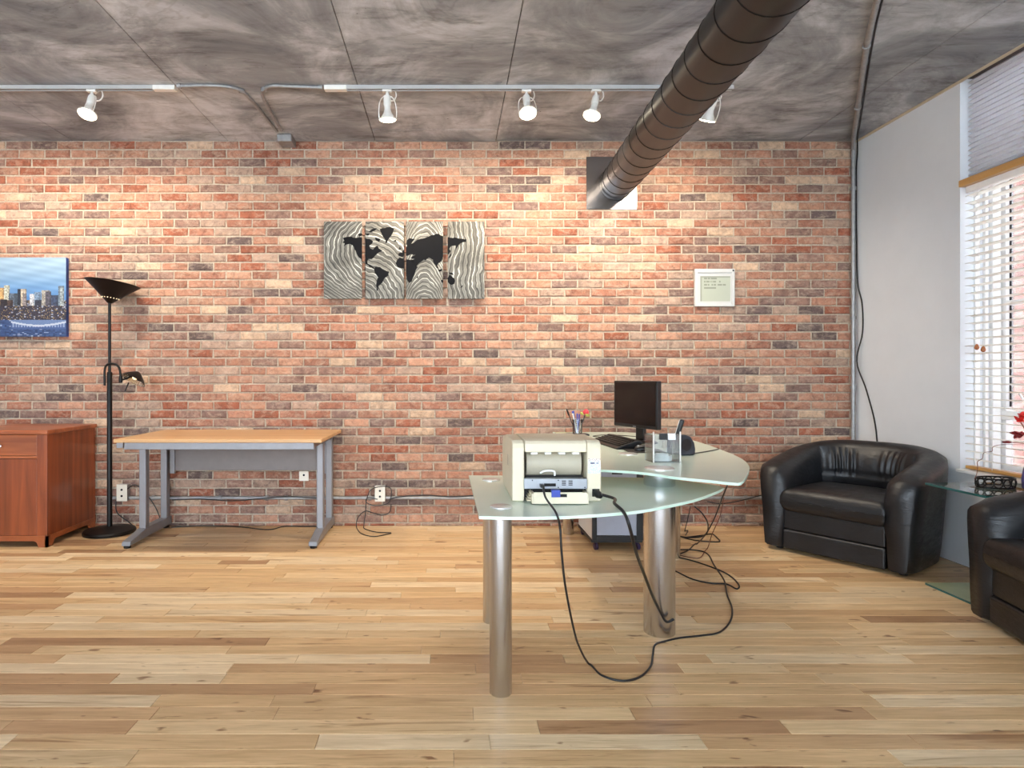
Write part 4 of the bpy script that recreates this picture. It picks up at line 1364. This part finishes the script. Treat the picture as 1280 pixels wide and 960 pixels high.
cable('floor_cable', 'black cable making a wide closed loop on the floor beside the wide steel post', [fl(843, 713), fl(866, 724), fl(890, 729), fl(908, 730), fl(921, 736), fl(923, 730), fl(910, 718), fl(890, 709), fl(866, 701), fl(845, 696)], .0042)
cable('floor_cable', 'black cable hanging from the rounded end of the upper glass to the floor', [depth_pt(909, 607, 3.2), depth_pt(903, 622, 3.4), depth_pt(893, 648, 3.7), depth_pt(882, 668, 3.9), fl(871, 680), fl(860, 688), fl(845, 694)], .004)
cable('floor_cable', 'thin brown cable hanging beside the thicker one from the upper glass', [depth_pt(905, 622, 3.6), depth_pt(900, 645, 3.75), depth_pt(890, 668, 3.9), fl(884, 686), fl(875, 697), fl(862, 696.5), fl(845, 693)], .0026, mat=M_TWIG)
cable('floor_cable', 'black cable arching down behind the steel posts under the glass desk', [depth_pt(868, 633, 4.3), depth_pt(878, 642, 4.3), depth_pt(885, 655, 4.35), fl(883, 668), fl(876, 671), fl(860, 672), fl(848, 670)], .005)
cable('floor_cable', 'black cable bent into a sharp triangle on the floor by the brick wall', [fl(845, 669), fl(862, 674), fl(880, 676.5), fl(899, 677), fl(896, 672), fl(890, 667.5), fl(878, 669), fl(858, 671.5)], .004)
cable('floor_cable', 'short black cable dangling straight under the glass desk near the brick', [depth_pt(863, 633, 4.5), depth_pt(860, 648, 4.55), fl(856, 664), fl(860, 663), fl(857, 669)], .003)
cable('wall_cable', 'black cable stretched in front of the conduit toward the black armchair', [depth_pt(884, 627, 4.76), depth_pt(900, 629.5, 4.76), depth_pt(920, 627, 4.76), depth_pt(948, 620, 4.76), depth_pt(960, 617, 4.76)], .004)

# ------------------------------------------------------------------ things on the upper glass
ZT = ZU + .0005
mo = thing('monitor', 'flat black computer monitor turned sideways on the upper glass', 'monitor', (1.22, 3.965, ZT), math.atan2(-.92, .395))
off = Vector((-.02, -.035, 0))
W2, H0, H1 = .205, .095, .392
MB().box(-W2, W2, -.055, -.02, H0, H1).build('housing', M_BLACK, mo, bevel=.006)
MB().box(-W2 + .014, W2 - .014, -.0562, -.0552, H0 + .022, H1 - .014).build('screen', M_SCREEN, mo)
MB().box(-.014, .014, -.0565, -.055, H0 + .007, H0 + .012).build('logo', M_SILVER, mo)
MB().box(-.10, .10, -.02, .02, H0 + .05, H1 - .06).build('rear_bulge', M_BLACK, mo, bevel=.012)
MB().box(-.035, .035, -.018, .012, .012, H0 + .12).build('neck', M_BLACK, mo, bevel=.006)
MB().lathe([(.108, 0), (.11, .006), (.09, .014), (.03, .018)], 36, Matrix.Scale(.82, 4, (0, 1, 0))).build('stand_base', M_BLACK, mo, smooth=35)

kb = thing('keyboard', 'black keyboard raised at one end beside the monitor', 'keyboard', (1.01, 3.80, ZT), math.radians(-84))
kbm = MB().prism([(-.075, 0), (.075, 0), (.075, .048), (.05, .050), (-.06, .016), (-.075, .010)], -.22, .22, Matrix(((0, 0, 1, 0), (1, 0, 0, 0), (0, 1, 0, 0), (0, 0, 0, 1))))
kbm.build('case', M_BLACK, kb, bevel=.004)
key = MB().box(-.0078, .0078, -.0075, .0075, 0, .006).mesh('key', M_BLACKMET, bevel=.0015, bseg=1)
for r in range(5):
    for k in range(20):
        yy = -.048 + r * .02
        zz = .0165 + (yy + .06) * .31
        link_copy(key, 'key', kb, (-.195 + k * .0205, yy, zz), (math.radians(17), 0, 0))
ms = thing('computer_mouse', 'small black mouse on the dark pad in front of the monitor', 'mouse', (1.085, 3.50, ZT + .004), math.radians(-70))
sph = MB().lathe([(.001, .034), (.014, .031), (.026, .022), (.031, .010), (.030, 0)][::-1], 24, Matrix.Scale(1.75, 4, (0, 1, 0)))
sph.build('shell', M_BLACK, ms, smooth=60)
MB().lathe([(.004, -.006), (.006, 0), (.004, .006)], 12, axis_matrix(Vector((0, -.03, .0265)), (1, 0, 0))).build('wheel', M_GREY, ms, smooth=60)
mp = MB().prism([(-.10, -.085), (.10, -.085), (.105, .08), (-.095, .09)], 0, .0035).build('mouse_pad', M_RUBBER, loc=(1.09, 3.50, ZT))
tag(mp, 'thin dark mouse pad lying on the upper glass', 'mouse pad')
for nm, lb, pts, r in (('keyboard_cable', 'thin black cable curling behind the keyboard on the glass', [(1.09, 4.05, ZT + .003), (1.12, 4.2, ZT + .003), (1.0, 4.35, ZT + .003), (1.15, 4.45, ZT + .003), (1.32, 4.3, ZT + .003)], .0025),
                       ('speaker_cable', 'thin black cable trailing along the glass from the speaker to the rounded end', [(1.30, 3.36, ZT + .003), (1.38, 3.42, ZT + .003), (1.47, 3.50, ZT + .003), (1.545, 3.58, ZT + .003)], .003)):
    cable(nm, lb, pts, r)

# desk speaker
sp = thing('desk_speaker', 'small rounded dark speaker behind the clear organizer', 'speaker', (1.245, 3.36, ZT), math.radians(20))
prof = [(-.055, 0), (.06, 0), (.062, .03), (.055, .065), (.03, .098), (0, .108), (-.04, .108), (-.055, .10)]
MB().prism(prof, -.045, .045, Matrix(((1, 0, 0, 0), (0, 0, -1, 0), (0, 1, 0, 0), (0, 0, 0, 1)))).build('body', simple('slate_plastic', (38, 44, 54), 0.45), sp, bevel=.006)
MB().lathe([(.032, 0), (.032, .003), (.012, .001)], 24, axis_matrix(Vector((-.0, -.0445, .055)), (0, -1, 0))).build('cone', M_BLACK, sp, smooth=40)
# cordless phone standing in its cradle
ph = thing('cordless_phone', 'black and silver cordless phone standing up behind the clear organizer', 'phone', (1.31, 3.62, ZT), math.radians(-25))
MB().prism([(-.04, 0), (.04, 0), (.035, .03), (-.03, .045)], -.03, .03, Matrix(((1, 0, 0, 0), (0, 0, -1, 0), (0, 1, 0, 0), (0, 0, 0, 1)))).build('cradle', M_BLACK, ph, bevel=.004)
Mph = Matrix.Translation((0, 0, .03)) @ Matrix.Rotation(math.radians(16), 4, 'Y')
MB().box(-.012, .012, -.024, .024, 0, .145, Mph).build('handset', M_BLACK, ph, bevel=.006)
MB().box(-.0155, -.012, -.021, .021, .012, .14, Mph).build('silver_face', M_LAMPWHITE, ph, bevel=.002)

# clear organizer with binder clips
og = thing('acrylic_organizer', 'clear acrylic box with binder clips on the upper glass', 'organizer', (1.055, 3.09, ZT), math.radians(4))
OW, OD, OH = .071, .05, .135
MB().box(-OW, OW, OD - .003, OD, 0, OH).build('back_wall', M_CLEAR, og)
MB().box(-OW, OW, -OD, -OD + .003, 0, OH).build('front_wall', M_CLEAR, og)
MB().box(-OW, -OW + .003, -OD + .003, OD - .003, 0, OH).build('side_wall', M_CLEAR, og)
MB().box(OW - .003, OW, -OD + .003, OD - .003, 0, OH).build('side_wall', M_CLEAR, og)
MB().box(-OW + .003, OW - .003, -OD + .003, OD - .003, 0, .004).build('bottom', M_CLEAR, og)
for xx in (-OW + .004, OW - .004):
    MB().lathe([(.0035, 0), (.0035, OH + .012), (.001, OH + .016)], 10, Matrix.Translation((xx, -OD - .0038, 0))).build('corner_post', M_LAMPWHITE, og, smooth=40)
cs = thing('paper_roll', 'white coil of paper standing inside the clear organizer', 'paper roll', (1.055, 3.09, ZT + .0045))
MB().lathe([(.044, 0), (.044, .026), (.040, .026), (.040, .004)], 32, None, True, True).build('outer_turn', M_PAPER, cs, smooth=35)
MB().lathe([(.030, .006), (.030, .034), (.026, .034), (.026, .006)], 32, None, True, True).build('inner_turn', M_PAPER, cs, smooth=35)
for mt, xx, nm in ((M_BLACK, -.014, 'black binder clip hooked on the organizer rim'), (M_WHITE, .026, 'white binder clip hooked on the organizer rim')):
    bc = thing('binder_clip', nm, 'binder clip', (1.055 + xx, 3.09 - OD - .003, ZT + OH))
    MB().prism([(-.010, -.024), (.010, -.024), (.003, .006), (-.003, .006)], -.018, .018, Matrix(((0, 0, 1, 0), (1, 0, 0, 0), (0, 1, 0, 0), (0, 0, 0, 1)))).build('spring', mt, bc)
    MB().tube([(-.007, -.010, -.022), (-.006, -.013, -.045), (-.010, -.014, -.058), (0, -.014, -.064), (.010, -.014, -.058), (.006, -.013, -.045), (.007, -.010, -.022)], .0013, 6, smooth=4).build('wire_lever', M_CHROME, bc, smooth=60)

# pen cup
pcup = thing('pen_cup', 'clear cup on the corner of the upper glass behind the printer', 'pen cup', (0.915, 4.46, ZT + .012))
MB().lathe([(.034, 0), (.038, .10), (.0365, .10), (.0325, .003)], 28, None, True, True).build('cup_wall', M_CLEAR, pcup, smooth=40)
nb = tag(MB().box(-.075, .075, -.05, .06, 0, .011).build('notebook', M_BLACK, loc=(0.915, 4.46, ZT), bevel=.002), 'thin dark notebook under the clear pen cup', 'notebook')
fd = tag(MB().prism([(-.06, -.04), (.05, -.05), (.06, .04), (.0, .05), (-.05, .04)], 0, .010).build('folded_cloth', simple('sage_cloth', (164, 160, 132), .8), loc=(.83, 4.56, ZT), bevel=.003), 'small folded sage cloth behind the printer', 'cloth')
pens = [(M_BLUE, (-.012, 0), (-.10, .0), .145, .0045, 'slim blue pen in the clear cup next to the black brush'), (M_BLUE, (.004, .008), (.10, .04), .12, .0045, 'slim blue pen in the clear cup next to the flower-topped pen'),
        (M_LAMPWHITE, (-.006, -.010), (-.22, -.05), .145, .0045, 'white pen standing in the clear cup'), (M_BLUE, (0, .0), (-.03, -.1), .125, .005, 'thick blue marker standing upright in the clear cup')]
for mt, (bx, by), (tx, ty), L, r, lb in pens:
    q = thing('pen', lb, 'pen', (0.915 + bx, 4.46 + by, ZT + .0155), 0, 'pens in the cup')
    A = axis_matrix(Vector((0, 0, 0)), (tx, ty, 1))
    MB().lathe([(.0015, 0), (r, .012), (r, L)], 10, A).build('barrel', mt, q, smooth=40)
    MB().lathe([(r * 1.1, L), (r * 1.1, L + .012), (r * .6, L + .016)], 10, A).build('cap', M_BLUE if mt is M_LAMPWHITE else mt, q, smooth=40)
q = thing('brush', 'black brush with a wide head leaning out of the pen cup', 'brush', (0.915 - .014, 4.46 - .008, ZT + .0155))
A = axis_matrix(Vector((0, 0, 0)), (-.38, 0, 1))
MB().lathe([(.002, 0), (.003, .13)], 10, A).build('handle', M_BLACK, q, smooth=40)
MB().lathe([(.004, .125), (.012, .14), (.014, .165), (.008, .185)], 14, A @ Matrix.Scale(.5, 4, (0, 1, 0))).build('head', M_BLACK, q, smooth=40)
q = thing('novelty_flower_pen', 'flower-topped pen with red ball and green leaves in the pen cup', 'pen', (0.915 + .012, 4.46 - .008, ZT + .0155))
A = axis_matrix(Vector((0, 0, 0)), (.30, -.05, 1))
MB().lathe([(.003, 0), (.004, .135)], 10, A).build('stem', M_BLACK, q, smooth=40)
MB().lathe([(.002, .135), (.016, .142), (.022, .157), (.016, .172), (.002, .179)], 20, A).build('red_ball', M_CANDY, q, smooth=60)
for k in range(4):
    a = k * 1.57 + .4
    c = A @ Vector((.028 * math.cos(a), .028 * math.sin(a), .140))
    MB().lathe([(.001, -.016), (.010, 0), (.001, .016)], 10, axis_matrix(c, (math.cos(a), math.sin(a), .6))).build('leaf', M_GREENLEAF, q, smooth=60)

# ------------------------------------------------------------------ mobile pedestal under the upper glass
pd = thing('mobile_pedestal', 'grey and black rolling drawer unit under the glass desk', 'drawer unit', (1.123, 4.16, 0))
MB().box(-.168, .168, .02, .46, .07, .57).build('carcass', M_OFFWHITE, pd, bevel=.004)
fr = MB()
fr.box(-.170, -.140, 0, .02, .07, .57)
fr.box(.128, .170, 0, .02, .07, .57)
fr.box(-.140, .128, 0, .02, .07, .10)
fr.box(-.140, .128, 0, .02, .545, .57)
fr.build('front_frame', M_BLACK, pd, bevel=.003)
for z0, z1 in ((.103, .318), (.322, .542)):
    d_ = MB().box(-.139, .127, .004, .022, z0, z1).build('drawer', M_PEDESTAL, pd, bevel=.003)
    MB().box(-.04, .03, -.006, .004, z1 - .03, z1 - .018).build('handle', M_BLACK, d_, bevel=.002)
MB().box(-.172, .172, .02, .46, .05, .07).build('base_rail', M_BLACK, pd, bevel=.003)
for cx_, cy_ in ((-.14, .03), (.14, .03), (-.14, .43), (.14, .43)):
    c_ = MB().lathe([(.018, -.012), (.0245, -.009), (.0245, .009), (.018, .012)], 20, axis_matrix(Vector((cx_, cy_, .0245)), (1, .25, 0))).build('caster', simple('dark_purple_caster', (42, 30, 62), .35), pd, smooth=35)
    MB().box(cx_ - .008, cx_ + .008, cy_ - .012, cy_ + .012, .03, .05).build('caster_fork', M_BLACK, c_)

# ------------------------------------------------------------------ black leather tub chairs
def tub_chair(label, loc, rz, W=.90, D=.74):
    t = thing('leather_armchair', label, 'armchair', loc, rz)
    T = .150
    w, d = W / 2, D / 2
    # outer outline from the left arm front, round the back, to the right arm front
    path = []
    ry = D * .60
    yb = d - ry
    nseg = 40
    for k in range(7):
        path.append((-w, -d + (yb + d) * k / 7, 0))
    for k in range(nseg + 1):
        a = math.pi - math.pi * k / nseg
        e = 0.72
        cxx, syy = math.cos(a), math.sin(a)
        path.append((w * math.copysign(abs(cxx) ** e, cxx), yb + ry * abs(syy) ** e, 1 - abs(cxx)))
    for k in range(7):
        path.append((w, yb - (yb + d) * (k + 1) / 7, 0))
    n = len(path)
    sec = []
    for i, (x, y, _) in enumerate(path):
        a, b = path[max(0, i - 1)], path[min(n - 1, i + 1)]
        tx, ty = b[0] - a[0], b[1] - a[1]
        l = math.hypot(tx, ty)
        nx, ny = -ty / l, tx / l          # outward (left of travel)
        s = (y + d) / D                   # 0 front .. 1 back
        H = .565 + .145 * (max(0, s - .06) / .94) ** .8
        th = T + .03 * (1 - s)
        lean = .045 * (1 - .3 * s)
        e = min(i, n - 1 - i)
        sh = (0.030, 0.010, 0.0)[e] if e < 3 else 0.0
        prof = [(-.055, .018), (-.030, .03), (-.018, .12), (-.008, .26), (.004 + lean * .2, H - .14), (lean * .42, H - .065), (lean * .30, H - .025), (-.018, H - .004), (-.055, H + .006),
                (-th * .62, H + .002), (-th * .86, H - .018), (-th, H - .055), (-th - .012, H - .12), (-th - .02, .40), (-th - .02, .30), (-th, .20), (-th + .01, .03), (-th + .035, .018)]
        cxo = -th / 2
        q = []
        for o, z in prof:
            o2 = o + (cxo - o) * (sh / (th / 2))
            z2 = z - sh * (1 if z > .3 else -0.5) * .8
            q.append(Vector((x + nx * o2, y + ny * o2, z2)))
        sec.append(q)
    m = len(sec[0])
    vs = [p for q in sec for p in q]
    fs = []
    for i in range(n - 1):
        for k in range(m):
            l = (k + 1) % m
            fs.append((i * m + k, i * m + l, (i + 1) * m + l, (i + 1) * m + k))
    fs.append(tuple(range(m)))
    fs.append(tuple((n - 1) * m + k for k in range(m))[::-1])
    sh_o = MB().add(vs, fs).build('tub_shell', M_LEATHER, t, smooth=70)
    iw = w - T - .012
    # front panels under the seat
    MB().box(-iw, iw, -d + .012, d - .15, .025, .150).build('lower_front_panel', M_LEATHER, t, bevel=.012, bseg=3)
    MB().box(-iw, iw, -d + .022, d - .15, .152, .285).build('upper_front_panel', M_LEATHER, t, bevel=.012, bseg=3)
    # seat cushion: pillowed grid
    nx_, ny_ = 26, 22
    cw, c0, c1 = iw + .012, -d - .012, d - .20
    zb_, zt_ = .268, .425
    def seat_pt(u, v, s):
        x = cw * (2 * u - 1)
        y = c0 + (c1 - c0) * v
        eu, ev = abs(2 * u - 1), abs(2 * v - 1)
        r = max(eu ** 16, ev ** 16)
        hh = (zt_ - zb_) / 2
        k = math.sqrt(max(0, 1 - min(1, r)))
        z = (zt_ + zb_) / 2 + s * hh * (.0 + 1.0 * k) + (s > 0) * .016 * (1 - (2 * u - 1) ** 2) * (1 - (2 * v - 1) ** 2)
        z += (s > 0) * .0016 * math.sin(46 * u + 5 * v) * (1 if v < .15 else .3)
        return Vector((x * (1 - .02 * ev ** 6), y, z))
    def spread(k, nn):
        t_ = k / nn
        return .5 - .5 * math.cos(math.pi * t_)
    vs, fs = [], []
    for s in (1, -1):
        o0 = len(vs)
        for j in range(ny_ + 1):
            for i in range(nx_ + 1):
                vs.append(seat_pt(spread(i, nx_), spread(j, ny_), s))
        for j in range(ny_):
            for i in range(nx_):
                a = o0 + j * (nx_ + 1) + i
                f = (a, a + 1, a + nx_ + 2, a + nx_ + 1)
                fs.append(f if s > 0 else f[::-1])
    MB().add(vs, fs).build('seat_cushion', M_LEATHER, t, smooth=70)
    # gathered back cushion following the inside of the tub
    vs, fs = [], []
    na, nz = 90, 16
    for i in range(na + 1):
        u = i / na
        a = math.pi * (.17 + .66 * u)
        e = .72
        ca, sa = math.cos(math.pi - a), math.sin(a)
        rx_, ry_ = iw + .014, ry - T - .004
        bx, by = rx_ * math.copysign(abs(ca) ** e, ca), yb + ry_ * abs(sa) ** e
        for k in range(nz + 1):
            v = k / nz
            z = .39 + (.672 - .39) * v
            pleat = .0065 * (math.sin(u * 88) + .6 * math.sin(u * 51 + 1.2)) * max(0, math.sin(math.pi * min(1, max(0, (v - .28) / .72)))) * min(1, 5 * u, 5 * (1 - u)) * (1 if abs(u - .5) > .07 else .25)
            puff = .070 * math.sin(math.pi * (.08 + .86 * v)) ** .6 * min(1, 7 * u, 7 * (1 - u)) ** .5 - .012
            if abs(v - .36) < .04:
                puff -= .014
            nlen = math.hypot(bx, by - yb) or 1
            px_, py_ = bx / nlen, (by - yb) / nlen
            vs.append((bx - px_ * (puff + pleat), by - py_ * (puff + pleat), z))
    for i in range(na):
        for k in range(nz):
            a = i * (nz + 1) + k
            fs.append((a, a + nz + 1, a + nz + 2, a + 1))
    MB().add(vs, fs).build('back_cushion', M_LEATHER, t, smooth=80)
    for xx in (-w + .10, w - .10):
        for yy in (-d + .10, d - .22):
            MB().lathe([(.022, 0), (.026, .03)], 14, Matrix.Translation((xx, yy, 0))).build('foot', M_BLACK, t, smooth=40)
    return t
tub_chair('black leather tub armchair with gathered back in the corner by the brick', (2.69, 4.12, 0), math.radians(-54.8), .92, .76)
tub_chair('black leather tub armchair with its back under the window past the glass side table', (2.775, 2.55, 0), math.radians(-102), .88, .70)

# ------------------------------------------------------------------ glass side table between the chairs
st = thing('glass_side_table', 'small clear glass side table between the two black armchairs', 'side table', (2.90, 3.29, 0))
def glass_plate(name, x0, x1, y0, y1, z0, z1, parent, mat=M_GREENGLASS):
    o = MB().box(x0, x1, y0, y1, z0, z1).build(name, mat, parent)
    e = MB()
    e.box(x0 - .0008, x0 + .0004, y0, y1, z0, z1)
    e.box(x1 - .0004, x1 + .0008, y0, y1, z0, z1)
    e.box(x0, x1, y0 - .0008, y0 + .0004, z0, z1)
    e.box(x0, x1, y1 - .0004, y1 + .0008, z0, z1)
    e.build('edge', M_GLASSEDGE, o)
    return o
glass_plate('table_top', -.24, .24, -.20, .195, .560, .572, st)
glass_plate('base_plate', -.24, .24, -.20, .195, .001, .012, st, M_BASEGLASS)
Mx1 = Matrix.Translation((.07, -.10, 0)) @ Matrix.Rotation(math.radians(8), 4, 'Z')
MB().box(-.10, .14, -.005, .005, .012, .560, Mx1).build('upright', M_GREENGLASS, st)
Mx2 = Matrix.Translation((.19, -.02, 0)) @ Matrix.Rotation(math.radians(90), 4, 'Z')
MB().box(-.12, .14, -.005, .005, .012, .560, Mx2).build('upright', M_GREENGLASS, st)

tp = thing('wire_tray', 'oval black openwork metal tray on the glass side table', 'tray', (2.905, 3.315, .5725))
for zz, nm in ((.006, 'lower_ring'), (.052, 'upper_ring')):
    MB().tube([(.092 * math.cos(a * math.pi / 20), .058 * math.sin(a * math.pi / 20), zz) for a in range(40)], .0042, 8, closed=True).build(nm, M_BLACKMET, tp, smooth=60)
MB().lathe([(.088, .003), (.088, .007)], 40, Matrix.Scale(.63, 4, (0, 1, 0))).build('tray_floor', M_BLACKMET, tp)
for k in range(13):
    a = 2 * math.pi * k / 13
    c = Vector((.092 * math.cos(a), .058 * math.sin(a), .029))
    tn = Vector((-.092 * math.sin(a), .058 * math.cos(a), 0)).normalized()
    MB().tube([c + tn * (.021 * math.cos(b * math.pi / 8)) + Vector((0, 0, .021 * math.sin(b * math.pi / 8))) for b in range(16)], .0030, 6, closed=True).build('loop', M_BLACKMET, tp, smooth=60)

vs_ = thing('flower_vase', 'purple glass vase holding a branch of red flowers on the glass side table', 'vase', (3.035, 3.24, .5725))
MB().lathe([(.035, 0), (.045, .01), (.048, .06), (.040, .11), (.030, .14), (.034, .155), (.030, .155), (.026, .14)], 32, None, True, True).build('vase_body', M_VASE, vs_, smooth=40)
def vloc(px, py, d):
    return depth_pt(px, py, d) - Vector((3.035, 3.24, .5725))
MB().tube([(0, 0, .1), (0, .01, .2), vloc(1280, 535, 3.25), vloc(1272, 524, 3.26)], .0025, 6, smooth=5).build('stem', M_TWIG, vs_, smooth=60)
MB().tube([(0, 0, .1), (0, .0, .17), vloc(1284, 556, 3.24), vloc(1260, 553, 3.24)], .0025, 6, smooth=5).build('stem', M_TWIG, vs_, smooth=60)
MB().tube([vloc(1284, 556, 3.24), vloc(1251, 556, 3.22), vloc(1241, 559, 3.21), vloc(1240, 564, 3.2), vloc(1230, 566, 3.19), vloc(1228, 573, 3.18), vloc(1222, 577, 3.17), vloc(1222, 584, 3.17), vloc(1221, 592, 3.17), vloc(1218, 599, 3.17)], .0016, 5, smooth=5).build('curly_twig', M_TWIG, vs_, smooth=60)
prn = random.Random(2)
for px, py, mt, k in ((1275, 524, M_RED, 5), (1281, 521, M_RED, 5), (1270, 543, M_DARKRED, 4), (1279, 542, M_DARKRED, 4), (1258, 554, M_DARKRED, 2), (1287, 548, M_RED, 5)):
    for j in range(k):
        c = vloc(px, py, 3.25) + Vector((prn.uniform(-.012, .012), prn.uniform(-.012, .012), prn.uniform(-.008, .008)))
        dr_ = Vector((prn.uniform(-1, 1), prn.uniform(-1, .4), prn.uniform(-.6, .6)))
        A = axis_matrix(c, dr_) @ Matrix.Scale(.35, 4, (0, 1, 0))
        MB().lathe([(.001, -.024), (.010, -.012), (.015, .004), (.010, .018), (.001, .024)], 12, A).build('petal', mt, vs_, smooth=60)
